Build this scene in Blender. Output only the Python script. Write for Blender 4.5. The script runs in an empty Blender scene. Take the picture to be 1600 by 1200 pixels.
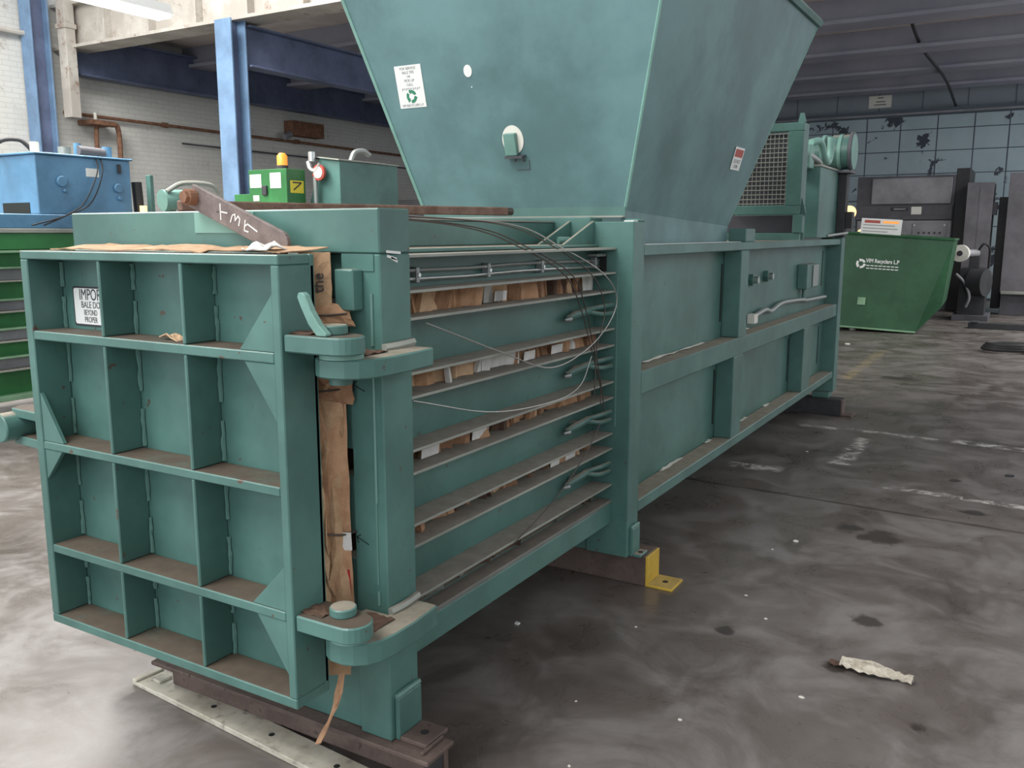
import bpy, bmesh, math, random
from mathutils import Vector, Matrix
random.seed(7)
S = bpy.context.scene
COL = S.collection
PI = math.pi
R = math.radians

# ------------------------------------------------------------------ camera
F_PX, YAW, PITCH, EYE = 1380.0, R(30.6), math.atan(236/1380.0), 1.60
cam = bpy.data.cameras.new('camera'); camo = bpy.data.objects.new('camera', cam); COL.objects.link(camo)
cam.sensor_width = 36.0; cam.lens = F_PX/1600*36.0; cam.clip_start = .05; cam.clip_end = 200
camo.location = (0, 0, EYE); camo.rotation_euler = (PI/2-PITCH, 0, YAW)
S.camera = camo
# ------------------------------------------------------------------ world, daylight, exposure
W = bpy.data.worlds.new('World'); S.world = W; W.use_nodes = True
bg = W.node_tree.nodes['Background']; bg.inputs[0].default_value = (.90, .94, 1.0, 1); bg.inputs[1].default_value = 1.75
S.view_settings.view_transform = 'Standard'; S.view_settings.look = 'None'
S.view_settings.gamma = 1.0; S.view_settings.use_curve_mapping = False
S.view_settings.exposure = 0.22
def area(name, loc, size, power, rot=(0, 0, 0), col=(1, .97, .92)):
    l = bpy.data.lights.new(name, 'AREA'); l.shape = 'RECTANGLE'; l.size, l.size_y = size; l.energy = power; l.color = col
    o = bpy.data.objects.new(name, l); COL.objects.link(o); o.location = loc; o.rotation_euler = rot
    return o
# daylight falling through the roof skylights: two over the tall front bay, and an added unseen one to brighten the low bay
area('skylight_fill', (-9.5, 3.5, 7.25), (4.0, 7.0), 1300)
area('skylight_fill', (-3.6, -2.6, 7.25), (4.0, 5.0), 620)
area('skylight_fill', (3.5, 17.0, 5.35), (3.8, 8.8), 650)

# ------------------------------------------------------------------ node materials
MATS = {}
class NT:
    def __init__(s, name, rough=.5, metal=0.0, spec=.5):
        s.m = bpy.data.materials.new(name); s.m.use_nodes = True; s.t = s.m.node_tree
        s.b = s.t.nodes['Principled BSDF']; s.b.inputs['Roughness'].default_value = rough
        s.b.inputs['Metallic'].default_value = metal; s.b.inputs['Specular IOR Level'].default_value = spec
        g = s.t.nodes.new('ShaderNodeNewGeometry'); s.pos = g.outputs['Position']; s.nrm = g.outputs['Normal']; s.point = g.outputs['Pointiness']
        MATS[name] = s.m
    def n(s, ty, **kw):
        x = s.t.nodes.new('ShaderNode'+ty)
        for k, v in kw.items(): setattr(x, k, v)
        return x
    def l(s, a, b): s.t.links.new(a, b)
    def put(s, sock, v):
        if hasattr(v, 'links'): s.l(v, sock)
        else: sock.default_value = v
    def mapped(s, sc=(1, 1, 1), rot=(0, 0, 0), loc=(0, 0, 0)):
        x = s.n('Mapping'); s.l(s.pos, x.inputs[0]); x.inputs['Scale'].default_value = sc; x.inputs['Rotation'].default_value = rot; x.inputs['Location'].default_value = loc
        return x.outputs[0]
    def noise(s, scale, detail=4, rough=.6, vec=None, dist=0):
        x = s.n('TexNoise'); x.inputs['Scale'].default_value = scale; x.inputs['Detail'].default_value = detail
        x.inputs['Roughness'].default_value = rough; x.inputs['Distortion'].default_value = dist
        s.l(vec if vec is not None else s.pos, x.inputs['Vector']); return x.outputs['Fac']
    def ramp(s, v, a, b, lo=0., hi=1.):
        x = s.n('MapRange'); x.interpolation_type = 'SMOOTHSTEP'; x.inputs[1].default_value = a; x.inputs[2].default_value = b
        x.inputs[3].default_value = lo; x.inputs[4].default_value = hi; s.put(x.inputs[0], v); return x.outputs[0]
    def math(s, op, a, b=0.):
        x = s.n('Math', operation=op); s.put(x.inputs[0], a); s.put(x.inputs[1], b); return x.outputs[0]
    def mix(s, f, a, b, mode='MIX'):
        x = s.n('Mix', data_type='RGBA', blend_type=mode); s.put(x.inputs[0], f)
        for sock, v in ((x.inputs[6], a), (x.inputs[7], b)):
            if hasattr(v, 'links'): s.l(v, sock)
            else: sock.default_value = (*v, 1)
        return x.outputs[2]
    def xyz(s, v=None):
        x = s.n('SeparateXYZ'); s.l(v if v is not None else s.pos, x.inputs[0]); return x.outputs
    def color(s, v):
        if hasattr(v, 'links'): s.l(v, s.b.inputs['Base Color'])
        else: s.b.inputs['Base Color'].default_value = (*v, 1)
    def rough(s, v): s.put(s.b.inputs['Roughness'], v)
    def bump(s, h, strength=.2, dist=.01):
        x = s.n('Bump'); x.inputs['Strength'].default_value = strength; x.inputs['Distance'].default_value = dist
        s.l(h, x.inputs['Height']); s.l(x.outputs[0], s.b.inputs['Normal'])

def paint(name, col, dust=None, rough=.42, grime=.25, dust_amt=1.0, wear=None, bump=.06, specks=0.):
    s = NT(name, rough)
    n1 = s.noise(1.7, 5, .65); n2 = s.noise(14, 5, .7)
    dark = tuple(c*.72 for c in col); lite = tuple(min(1, c*1.16+.008) for c in col)
    c = s.mix(s.ramp(n1, .3, .7), dark, lite) if grime else col
    c = s.mix(s.math('MULTIPLY', s.ramp(n2, .52, .8), grime), c, tuple(c*.55 for c in col))
    if specks:                                           # small rust spots and knocks
        c = s.mix(s.math('MULTIPLY', s.ramp(s.noise(26, 3, .6), .69, .72), specks), c, (.10, .055, .04))
    if wear:                                             # chips on the arrises
        w = s.math('MULTIPLY', s.ramp(s.point, .53, .60), s.ramp(s.noise(22, 3), .52, .62))
        c = s.mix(w, c, wear)
    if dust:
        nz = s.xyz(s.nrm)[2]
        d = s.math('MULTIPLY', s.ramp(nz, .75, .97), s.ramp(s.noise(5, 5, .7), .22, .5, .55*dust_amt, dust_amt))
        c = s.mix(d, c, s.mix(s.ramp(n2, .3, .7), tuple(x*.75 for x in dust), dust))
        s.rough(s.math('ADD', s.math('MULTIPLY', d, .4), rough))
    s.color(c); s.bump(n2, bump, .004)
    return s.m
TEAL = (.074, .176, .154)
paint('teal', TEAL, dust=(.30, .27, .215), specks=.7)
paint('teal_door', TEAL, dust=(.100, .076, .055), specks=.9)
paint('teal_hopper', (.108, .215, .222), rough=.5, grime=.12, bump=.02)
paint('teal_light', (.17, .34, .29), rough=.5)
paint('lip', (.30, .32, .285), dust=(.285, .265, .225), rough=.5, grime=.15)
paint('green', (.025, .17, .045), dust=(.20, .20, .15), rough=.45)
paint('green_skip', (.013, .085, .032), dust=(.20, .20, .15), rough=.5, grime=.3)
paint('green_edge', (.20, .36, .22), rough=.55)
paint('blue', (.095, .24, .40), dust=(.2, .25, .28), rough=.4)
paint('blue_beam', (.12, .15, .25), rough=.6)
paint('blue_column', (.16, .27, .43), rough=.55)
paint('grey_machine', (.26, .26, .28), rough=.5)
paint('grey_cabinet', (.13, .125, .14), rough=.55)
paint('grey_dark', (.085, .085, .10), rough=.55)
paint('black_machine', (.022, .023, .027), rough=.6)
paint('yellow', (.60, .40, .05), dust=(.45, .33, .10), rough=.55, grime=.8)
paint('lip_dark', (.17, .18, .165), dust=(.2, .18, .15), rough=.7)
def rusty(name, a, b, sc=9, rough=.75):
    s = NT(name, rough); n = s.noise(sc, 6, .7); c = s.mix(s.ramp(n, .35, .65), a, b)
    c = s.mix(s.ramp(s.noise(sc*4, 4), .58, .72), c, tuple(x*.5 for x in a)); s.color(c); s.bump(n, .25, .004)
rusty('skid_brown', (.085, .060, .052), (.14, .10, .085))
rusty('rust_bar', (.12, .065, .045), (.20, .13, .10), 14)
rusty('rust', (.14, .065, .035), (.25, .13, .08), 12)
rusty('lever_steel', (.13, .105, .10), (.20, .165, .155), 18, .6)
rusty('white_plate', (.62, .60, .51), (.42, .39, .31), 5, .6)
rusty('rag', (.62, .58, .50), (.36, .32, .25), 16, .9)
rusty('skid_black', (.028, .030, .034), (.045, .045, .048))
def plain(name, col, rough=.5, metal=0., emit=0.):
    s = NT(name, rough, metal); s.color(col)
    if emit: s.b.inputs['Emission Color'].default_value = (*col, 1); s.b.inputs['Emission Strength'].default_value = emit
plain('white', (.78, .80, .78), .5); plain('ink', (.035, .035, .04), .6); plain('ink_grey', (.22, .23, .23), .6)
plain('decal_green', (.03, .22, .12), .5); plain('decal_red', (.42, .07, .05), .5); plain('decal_yellow', (.75, .62, .05), .5)
plain('steel', (.55, .58, .57), .3, .85); plain('steel_dull', (.30, .33, .32), .5, .6); plain('wire', (.10, .085, .075), .5, .7)
plain('wire_bright', (.42, .42, .40), .35, .8); plain('rubber', (.02, .02, .022), .6); plain('amber', (.85, .30, .04), .3, 0, .6)
plain('amber_lamp', (1.0, .62, .25), .4, 0, 1.6); plain('tube_light', (1.0, .97, .9), .4, 0, 9.0); plain('chalk', (.75, .74, .72), .9)
plain('black_ink', (.01, .02, .018), .7); plain('red_scrap', (.45, .03, .04), .7); plain('interior', (.012, .016, .014), .9)
plain('plug', (.74, .73, .66), .55); plain('weld', (.115, .235, .205), .5)
def cardboard(name, a, b):
    s = NT(name, .85); n = s.noise(18, 5, .7); v = s.mapped((6, 90, 90))
    c = s.mix(s.ramp(n, .3, .7), a, b); c = s.mix(s.ramp(s.noise(3, 3, .5, v), .55, .75, 0, .35), c, tuple(x*.5 for x in a)); s.color(c); s.bump(n, .4, .006)
cardboard('card_a', (.36, .20, .11), (.50, .30, .175)); cardboard('card_b', (.25, .135, .075), (.37, .21, .12))
cardboard('card_c', (.50, .33, .20), (.62, .43, .27)); cardboard('card_white', (.62, .62, .60), (.74, .74, .71)); cardboard('card_dark', (.07, .04, .028), (.12, .07, .045))
cardboard('paper', (.38, .235, .13), (.50, .33, .20))

# concrete floor
s = NT('concrete_floor', .4)
big = s.noise(.55, 6, .62, dist=.4); mid = s.noise(2.6, 6, .68, dist=.6); fine = s.noise(30, 5, .7)
c = s.mix(s.ramp(big, .32, .66), (.084, .069, .060), (.150, .131, .120))
c = s.mix(s.ramp(mid, .40, .68, 0, .55), c, (.275, .262, .258))
c = s.mix(s.ramp(s.noise(1.3, 6, .7, s.mapped((1, 1, 1), loc=(7, 3, 0)), .8), .52, .72, 0, .6), c, (.055, .044, .038))
c = s.mix(s.ramp(fine, .6, .8, 0, .3), c, (.07, .06, .055))
px, py_, _z = s.xyz()
warp = s.math('MULTIPLY', s.math('SUBTRACT', s.noise(5, 5), .5), .16)
def rect(x0, x1, y0, y1, rot=0, soft=.03):
    cx, cy = (x0+x1)/2, (y0+y1)/2
    m = s.n('Mapping', vector_type='TEXTURE'); m.inputs['Location'].default_value = (cx, cy, 0); m.inputs['Rotation'].default_value = (0, 0, rot); s.l(s.pos, m.inputs[0])
    ax, ay, _ = s.xyz(m.outputs[0])
    fx = s.ramp(s.math('ADD', s.math('ABSOLUTE', ax), warp), (x1-x0)/2-soft, (x1-x0)/2+soft, 1, 0)
    fy = s.ramp(s.math('ADD', s.math('ABSOLUTE', ay), s.math('MULTIPLY', warp, .3)), (y1-y0)/2-soft*.5, (y1-y0)/2+soft*.5, 1, 0)
    return s.math('MULTIPLY', fx, fy)
flake = s.ramp(s.noise(9, 6, .8, dist=.5), .44, .60)
for (a) in ((-.46, .6, 7.40, 7.54, -.12), (-1.25, -.55, 7.50, 7.58, -.1), (-1.13, -1.02, 6.35, 7.30, .0), (-.70, .25, 5.84, 5.92, -.08), (-1.75, -1.40, 5.9, 6.05, .1), (-1.62, -1.3, 7.48, 7.58, -.1)):
    c = s.mix(s.math('MULTIPLY', rect(*a), flake), c, (.62, .60, .57))
c = s.mix(s.math('MULTIPLY', rect(-1.81, -1.68, 10.2, 13.0, 0), s.math('MULTIPLY', flake, .6)), c, (.42, .33, .15))
for a in ((-3.6, 3.0, 5.345, 5.375, -.06), (-6, 3, 10.15, 10.19, .03), (-9, 3, .6, .62, -.06), (-6, 4, 15.0, 15.05, 0)):      # saw-cut joints
    c = s.mix(s.math('MULTIPLY', rect(*a, soft=.012), .75), c, (.035, .028, .024))
for (x, y, r) in ((-.61, 4.87, .13), (-.98, 3.355, .045), (-.21, 2.97, .04), (-.75, 4.95, .09), (-.2, 5.6, .07), (-.35, 6.3, .05), (-1.25, 1.35, .07), (-.52, 3.26, .05), (-1.2, 10.6, .22), (-.5, 3.75, .07)):
    m = s.n('VectorMath', operation='DISTANCE'); s.l(s.pos, m.inputs[0]); m.inputs[1].default_value = (x, y, 0)
    d = s.math('ADD', m.outputs['Value'], s.math('MULTIPLY', s.math('SUBTRACT', s.noise(9, 4), .5), r*2.6))
    c = s.mix(s.ramp(d, r*.5, r*1.05, .85, 0), c, (.030, .024, .02))
s.color(c); s.rough(s.ramp(mid, .3, .7, .24, .46)); s.bump(fine, .08, .003)

# painted brick, left wall (bricks are under ten pixels here: material only)
s = NT('white_brick', .8)
u = s.n('CombineXYZ'); X, Y, Z = s.xyz(); s.l(Y, u.inputs[0]); s.l(Z, u.inputs[1])
b = s.n('TexBrick'); s.l(u.outputs[0], b.inputs[0]); b.inputs['Scale'].default_value = 1.0; b.inputs['Brick Width'].default_value = .26; b.inputs['Row Height'].default_value = .085
b.inputs['Mortar Size'].default_value = .008; b.inputs['Color1'].default_value = (.66, .66, .62, 1); b.inputs['Color2'].default_value = (.63, .63, .595, 1); b.inputs['Mortar'].default_value = (.56, .56, .54, 1)
c = s.mix(s.ramp(s.noise(.9, 6, .65), .45, .75, 0, .5), b.outputs[0], (.44, .43, .41))
c = s.mix(s.ramp(s.noise(2.2, 6, .72), .60, .74, 0, .6), c, (.20, .115, .075)); s.color(c); s.bump(b.outputs['Fac'], .3, -.01)
s = NT('flaky_white', .8)
n = s.noise(1.2, 6, .7); c = s.mix(s.ramp(n, .35, .6), (.60, .58, .53), (.44, .41, .37)); c = s.mix(s.ramp(s.noise(2.6, 6, .75), .56, .70), c, (.23, .12, .075)); s.color(c)
s = NT('ceiling_deck', .85)
c = s.mix(s.ramp(s.noise(.8, 6, .65), .35, .7), (.58, .52, .50), (.76, .70, .68)); s.color(c)
s = NT('back_panel', .6)
n = s.noise(.9, 5, .6); c = s.mix(s.ramp(n, .3, .7), (.33, .43, .47), (.40, .50, .54))
c = s.mix(s.ramp(s.noise(1.55, 6, .62, s.mapped((1, 1, 1.25), loc=(5.2, 1, 3.3)), .3), .60, .625), c, (.045, .055, .075)); s.color(c)
s = NT('back_plain', .7); c = s.mix(s.ramp(s.noise(.6, 5), .3, .7), (.21, .25, .29), (.26, .30, .34)); s.color(c)
s = NT('mullion', .7); s.color((.10, .125, .155))
s = NT('beam_paint', .75); c = s.mix(s.ramp(s.noise(.8, 5), .3, .7), (.26, .27, .33), (.34, .34, .40)); s.color(c)

# ------------------------------------------------------------------ mesh helpers
class MB:
    def __init__(s): s.v = []; s.f = []
    def add(s, v, f):
        o = len(s.v); s.v += [tuple(p) for p in v]; s.f += [tuple(i+o for i in q) for q in f]; return s
    def box(s, x0, x1, y0, y1, z0, z1, M=None):
        v = [Vector((x, y, z)) for z in (z0, z1) for y in (y0, y1) for x in (x0, x1)]
        if M: v = [M @ p for p in v]
        return s.add(v, [(0, 2, 3, 1), (4, 5, 7, 6), (0, 1, 5, 4), (2, 6, 7, 3), (0, 4, 6, 2), (1, 3, 7, 5)])
    def prism(s, pts, axis, a, b):
        def P(p, t): return {'x': (t, p[0], p[1]), 'y': (p[0], t, p[1]), 'z': (p[0], p[1], t)}[axis]
        n = len(pts); v = [P(p, a) for p in pts]+[P(p, b) for p in pts]
        return s.add(v, [tuple(range(n))[::-1], tuple(range(n, 2*n))]+[(i, (i+1) % n, n+(i+1) % n, n+i) for i in range(n)])
    def hexa(s, bot, top):
        return s.add(list(bot)+list(top), [(3, 2, 1, 0), (4, 5, 6, 7)]+[(i, (i+1) % 4, 4+(i+1) % 4, 4+i) for i in range(4)])
    def tube(s, pts, r, n=8, caps=True):
        pts = [Vector(p) for p in pts]; rings = []; o = len(s.v); up = None
        for i, p in enumerate(pts):
            t = (pts[min(i+1, len(pts)-1)]-pts[max(i-1, 0)]).normalized()
            if up is None: up = Vector((0, 0, 1)) if abs(t.z) < .9 else Vector((1, 0, 0))
            a = t.cross(up).normalized(); b = a.cross(t).normalized(); up = b
            rr = r[i] if isinstance(r, (list, tuple)) else r
            s.v += [tuple(p+(a*math.cos(k*2*PI/n)+b*math.sin(k*2*PI/n))*rr) for k in range(n)]
        for i in range(len(pts)-1):
            for k in range(n): s.f.append((o+i*n+k, o+i*n+(k+1) % n, o+(i+1)*n+(k+1) % n, o+(i+1)*n+k))
        if caps: s.f.append(tuple(o+k for k in range(n))[::-1]); s.f.append(tuple(o+(len(pts)-1)*n+k for k in range(n)))
        return s
    def cyl(s, a, b, r, n=20): return s.tube([a, b], r, n)
    def build(s, name, mat, parent=None, bevel=0, smooth=False):
        me = bpy.data.meshes.new(name); me.from_pydata(s.v, [], s.f); me.update()
        bm = bmesh.new(); bm.from_mesh(me); bmesh.ops.recalc_face_normals(bm, faces=bm.faces)
        if bevel: bmesh.ops.bevel(bm, geom=[e for e in bm.edges if len(e.link_faces) == 2 and e.calc_face_angle(0) > .5], offset=bevel, segments=1, affect='EDGES', clamp_overlap=True)
        bm.to_mesh(me); bm.free()
        if smooth:
            for p in me.polygons: p.use_smooth = True
            try: me.set_sharp_from_angle(angle=R(40))
            except Exception: pass
        return link(name, me, mat, parent)
def link(name, me, mat, parent=None):
    if not me.materials: me.materials.append(MATS[mat])
    o = bpy.data.objects.new(name, me); COL.objects.link(o)
    if parent is not None:
        o.parent = parent; o.matrix_parent_inverse = Matrix.Translation(-Vector(wloc(parent)))
    return o
def wloc(o):
    v = Vector(o.location)
    return v
def box(name, mat, parent, x0, x1, y0, y1, z0, z1, bevel=.004):
    return MB().box(x0, x1, y0, y1, z0, z1).build(name, mat, parent, bevel)
def tag(o, label=None, cat=None, group=None, kind=None):
    for k, v in (('label', label), ('category', cat), ('group', group), ('kind', kind)):
        if v: o[k] = v
    return o
def thing(name, loc, label, cat, group=None):
    o = bpy.data.objects.new(name, None); COL.objects.link(o); o.location = loc; o.empty_display_size = .2
    return tag(o, label, cat, group)
def bez(p, n=14):                                  # Catmull-Rom through points
    p = [Vector(q) for q in p]; q = [2*p[0]-p[1]]+p+[2*p[-1]-p[-2]]; out = []
    for i in range(1, len(q)-2):
        for k in range(n):
            t = k/n; a, b, c, d = q[i-1:i+3]
            out.append(.5*((2*b)+(c-a)*t+(2*a-5*b+4*c-d)*t*t+(3*b-a-3*c+d)*t**3))
    return out+[p[-1]]
def text(name, txt, M, size, mat, parent, align='CENTER', depth=.0006, sx=1.0, bold=0.0):
    """M: matrix whose x axis runs along the writing, y up the sheet, z out of it."""
    c = bpy.data.curves.new(name, 'FONT'); c.body = txt; c.size = size; c.align_x = align; c.align_y = 'CENTER'; c.extrude = depth; c.offset = bold
    t = bpy.data.objects.new(name, c); COL.objects.link(t)
    dg = bpy.context.evaluated_depsgraph_get(); me = bpy.data.meshes.new_from_object(t.evaluated_get(dg)); bpy.data.objects.remove(t); bpy.data.curves.remove(c)
    me.transform(M @ Matrix.Diagonal((sx, 1, 1, 1))); me.materials.clear(); me.name = name
    return link(name, me, mat, parent)
def frame(o, x, y):
    x = Vector(x).normalized(); y = Vector(y); y = (y-x*y.dot(x)).normalized(); z = x.cross(y)
    m = Matrix((x, y, z)).transposed().to_4x4(); m.translation = Vector(o); return m
def local(M, dx, dy, dz=0): return M @ Matrix.Translation((dx, dy, dz))
def sheet(name, mat, parent, M, w, h, t=.002, r=0):
    if r:
        pts = [(sx*(w/2-r)+r*math.cos(a), sy*(h/2-r)+r*math.sin(a)) for sx, sy, a0 in ((1, 1, 0), (-1, 1, 90), (-1, -1, 180), (1, -1, 270)) for a in (R(a0+k*22.5) for k in range(5))]
    else: pts = [(w/2, h/2), (-w/2, h/2), (-w/2, -h/2), (w/2, -h/2)]
    b = MB().prism(pts, 'z', 0, t); b.v = [tuple(M @ Vector(p)) for p in b.v]
    return b.build(name, mat, parent)
def strokes(name, mat, parent, M, segs, wd, t=.0008):
    b = MB()
    for (x0, y0, x1, y1) in segs:
        d = Vector((x1-x0, y1-y0, 0)); L = d.length; a = math.atan2(d.y, d.x)
        b.box(-wd/2, L+wd/2, -wd/2, wd/2, 0, t, M @ Matrix.Translation((x0, y0, 0)) @ Matrix.Rotation(a, 4, 'Z'))
    return b.build(name, mat, parent)
def crumple(name, mat, parent, fn, nu, nv, amp, thick=.003, seed=1):
    """fn(u,v)->(point, normal): a creased sheet."""
    rnd = random.Random(seed); b = MB()
    off = {}
    for i in range(nu+1):
        for j in range(nv+1):
            p, nn = fn(i/nu, j/nv); p = Vector(p); nn = Vector(nn)
            off[i, j] = p+nn*(rnd.uniform(-1, 1)*amp)+Vector((rnd.uniform(-1, 1), rnd.uniform(-1, 1), rnd.uniform(-1, 1)))*amp*.3
    ids = {}
    for k in off: ids[k] = len(b.v); b.v.append(tuple(off[k]))
    for i in range(nu):
        for j in range(nv):
            a, c, d, e = ids[i, j], ids[i+1, j], ids[i+1, j+1], ids[i, j+1]
            b.f += [(a, c, d), (a, d, e)] if rnd.random() < .5 else [(a, c, e), (c, d, e)]
    o = b.build(name, mat, parent); m = o.modifiers.new('thickness', 'SOLIDIFY'); m.thickness = thick
    return o

# ------------------------------------------------------------------ the setting
def struct(o): o['kind'] = 'structure'; return o
XW, YB, YG, ZC = -15.0, 24.0, 9.9, 5.2
struct(MB().box(XW, 6.3, -8, YB+.3, -.2, 0).build('floor', 'concrete_floor'))
struct(MB().box(XW-.3, XW, -8, YB+.3, 0, 7.4).build('wall_left', 'white_brick'))
wr = MB().box(6.0, 6.3, YG, YB+.3, 0, .9).box(6.0, 6.3, YG, YB+.3, 4.6, ZC+.3)  # unseen wall and openings, added to shape the light from the right
for y in (YG, 13.3, 16.9, 20.5, YB-.3): wr.box(6.0, 6.3, y, y+.5, .9, 4.6)
wr.box(6.0, 6.3, -8, YG, 0, 3.4).box(6.0, 6.3, -8, YG, 6.4, 7.4)
for y in (-8, -4.4, -.8, 2.8, 6.4): wr.box(6.0, 6.3, y, y+.5, 3.4, 6.4)
struct(wr.build('wall_right', 'white_brick'))
wb = struct(MB().box(XW, 6.0, YB, YB+.3, 0, ZC+.3).build('wall_back', 'back_plain'))
cols = [-9.65, -8.85, -8.03, -7.22, -6.41, -5.6, -4.76, -3.95, -3.18, -2.36, -1.57, -.85, -.05, .75, 1.55]
rows = [.05, .55, 1.15, 1.75, 2.38, 3.01, 3.55, 4.06, 4.38]
for i in range(len(cols)-1):
    for j in range(len(rows)-1):
        MB().box(cols[i]+.014, cols[i+1]-.014, YB-.035-(.012 if (i+j) % 3 else 0), YB-.002, rows[j]+.012, rows[j+1]-.012).build('panel', 'back_panel', wb)
MB().box(-9.7, 1.6, YB-.03, YB-.001, .03, 4.40).build('panel_grid', 'mullion', wb)
MB().box(-9.7, 6, YB-.22, YB-.03, 4.42, 4.52).build('ledge', 'mullion', wb)
MB().box(-9.7, 6, YB-.25, YB-.2, 4.40, 4.44).build('ledge_pipe', 'grey_machine', wb)
for i in range(14): MB().box(-9.6+i*.98, -9.58+i*.98, YB-.012, YB, 4.52, ZC).build('panel_seam', 'mullion', wb)
ceil = struct(MB().box(XW, 1.5, YG+.121, YB+.3, ZC, ZC+.2).box(5.5, 6.3, YG+.121, YB+.3, ZC, ZC+.2).box(1.5, 5.5, YG+.121, 12.5, ZC, ZC+.2).box(1.5, 5.5, 21.5, YB+.3, ZC, ZC+.2).build('ceiling', 'ceiling_deck'))  # out-of-view gap left for the added low-bay skylight
k = 0
for y in (12.5, 15.15, 17.7, 20.1, 22.4):
    b = MB().box(XW, 6.0, y, y+.32, 4.86, ZC-.002); b.box(XW, 6.0, y-.12, y+.44, 4.80, 4.86); b.build('roof_beam', 'beam_paint', ceil)
for y in (11.2, 13.8, 16.4, 18.9, 21.2):
    MB().box(XW, 6.0, y, y+.12, ZC-.16, ZC-.002).build('roof_joist', 'flaky_white', ceil)
# flaking white girder on the line between the tall bay and the low bay
g = MB().box(XW, 6.3, YG, YG+.12, 4.72, 5.55); g.box(XW, 6.3, YG-.16, YG+.3, 4.70, 4.75).box(XW, 6.3, YG-.14, YG+.26, 5.40, 5.45)
gd = struct(g.build('trim_1', 'flaky_white'))
for i in range(18): MB().box(XW+1.1*i+.3, XW+1.1*i+.34, YG-.14, YG, 4.75, 5.40).build('stiffener', 'flaky_white', gd)
# roof of the tall bay, with its two skylight openings
roof = MB()
for (x0, x1, y0, y1) in ((XW, -11.6, -8, YG), (-7.4, -5.7, -8, YG), (-1.5, 6.3, -8, YG), (-11.6, -7.4, -8, -.1), (-11.6, -7.4, 7.1, YG), (-5.7, -1.5, -8, -5.2), (-5.7, -1.5, 0, YG)):
    roof.box(x0, x1, y0, y1, 7.2, 7.4)
struct(roof.build('ceiling_front', 'ceiling_deck'))
cl = struct(MB().box(XW, 6.3, YG, YG+.1, 7.05, 7.2).build('window_1', 'flaky_white'))
for i in range(12): MB().box(XW+1.9*i, XW+1.9*i+.06, YG+.02, YG+.08, 5.55, 7.05).build('mullion', 'flaky_white', cl)

# blue steelwork
def h_column(x, y, z0, z1, w, d, label):
    t = thing('steel_column', (x, y, z0), label, 'column')
    box('flange', 'blue_column', t, x-w/2, x+w/2, y-d/2, y-d/2+.03, z0, z1); box('flange', 'blue_column', t, x-w/2, x+w/2, y+d/2-.03, y+d/2, z0, z1)
    box('web', 'blue_beam', t, x-.015, x+.015, y-d/2+.03, y+d/2-.03, z0, z1); box('base_plate', 'blue_beam', t, x-w*.8, x+w*.8, y-d*.8, y+d*.8, z0, z0+.02)
    return t
h_column(-10.62, 9.75, 0, 4.70, .34, .30, 'light blue steel column standing out in the hall under the white girder')
h_column(-14.82, 9.35, 0, 7.19, .30, .34, 'blue steel column against the white brick wall at far left')
def i_beam(name, x, y0, y1, z0, z1, label, cat='beam'):
    t = thing(name, (x, y0, z0), label, cat)
    box('web', 'blue_beam', t, x-.012, x+.012, y0, y1, z0+.03, z1-.03); box('flange', 'blue_beam', t, x-.13, x+.13, y0, y1, z0, z0+.03); box('flange', 'blue_beam', t, x-.13, x+.13, y0, y1, z1-.03, z1)
i_beam('steel_beam', -10.55, 9.95, 23.9, 4.06, 4.66, 'blue steel beam running back from the free-standing column towards the hopper')
i_beam('steel_beam', -14.70, 9.95, 23.9, 4.30, 5.0, 'dusky blue steel beam along the top of the left brick wall')

# downpipe, wall pipes
t = thing('downpipe', (-14.75, 9.60, 3.55), 'grey-white square downpipe hanging beside the blue wall column', 'pipe')
box('pipe', 'flaky_white', t, -14.62, -14.40, 9.62, 9.80, 3.55, 7.15); box('collar', 'flaky_white', t, -14.64, -14.38, 9.60, 9.82, 5.0, 5.08)
def pipe(pts, r, mat, label, fit=()):
    t = thing('wall_pipe', pts[0], label, 'pipe'); MB().tube(pts, r, 8).build('run', mat, t, 0, True)
    for p in fit: MB().cyl((p[0], p[1]-.06, p[2]), (p[0], p[1]+.06, p[2]), r*1.7, 10).build('coupling', mat, t, 0, True)
pipe([(-14.88, 2, 4.75), (-14.88, 9.2, 4.88)], .045, 'flaky_white', 'white-painted pipe along the top of the left wall before the column', [(-14.88, 5, 4.80)])
pipe([(-14.9, 9.8, 3.68), (-14.9, 23.8, 3.62)], .03, 'rust', 'thin dark rusty pipe running along the left brick wall under the beam', [(-14.9, 11.9, 3.67), (-14.9, 15.5, 3.66)])
pipe([(-14.92, 12.3, 3.36), (-14.92, 23.8, 3.30)], .018, 'grey_dark', 'thinnest grey conduit running on the left brick wall, lower of the two')
t = thing('rusty_bracket', (-14.8, 9.95, 3.45), 'rusty pipe bracket on the brick wall above the blue tank', 'bracket')
box('arm', 'rust', t, -14.98, -14.6, 10.1, 10.6, 3.50, 3.58); MB().tube(bez([(-14.75, 10.3, 2.6), (-14.75, 10.3, 3.4), (-14.75, 10.4, 3.54)]), .04).build('pipe', 'rust', t, 0, True)
MB().tube(bez([(-14.75, 10.75, 2.6), (-14.75, 10.75, 3.45), (-14.75, 10.6, 3.54), (-14.75, 10.4, 3.54)]), .045).build('pipe', 'rust', t, 0, True); MB().cyl((-14.75, 10.3, 3.6), (-14.75, 10.3, 3.72), .03).build('valve', 'plug', t)

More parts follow.
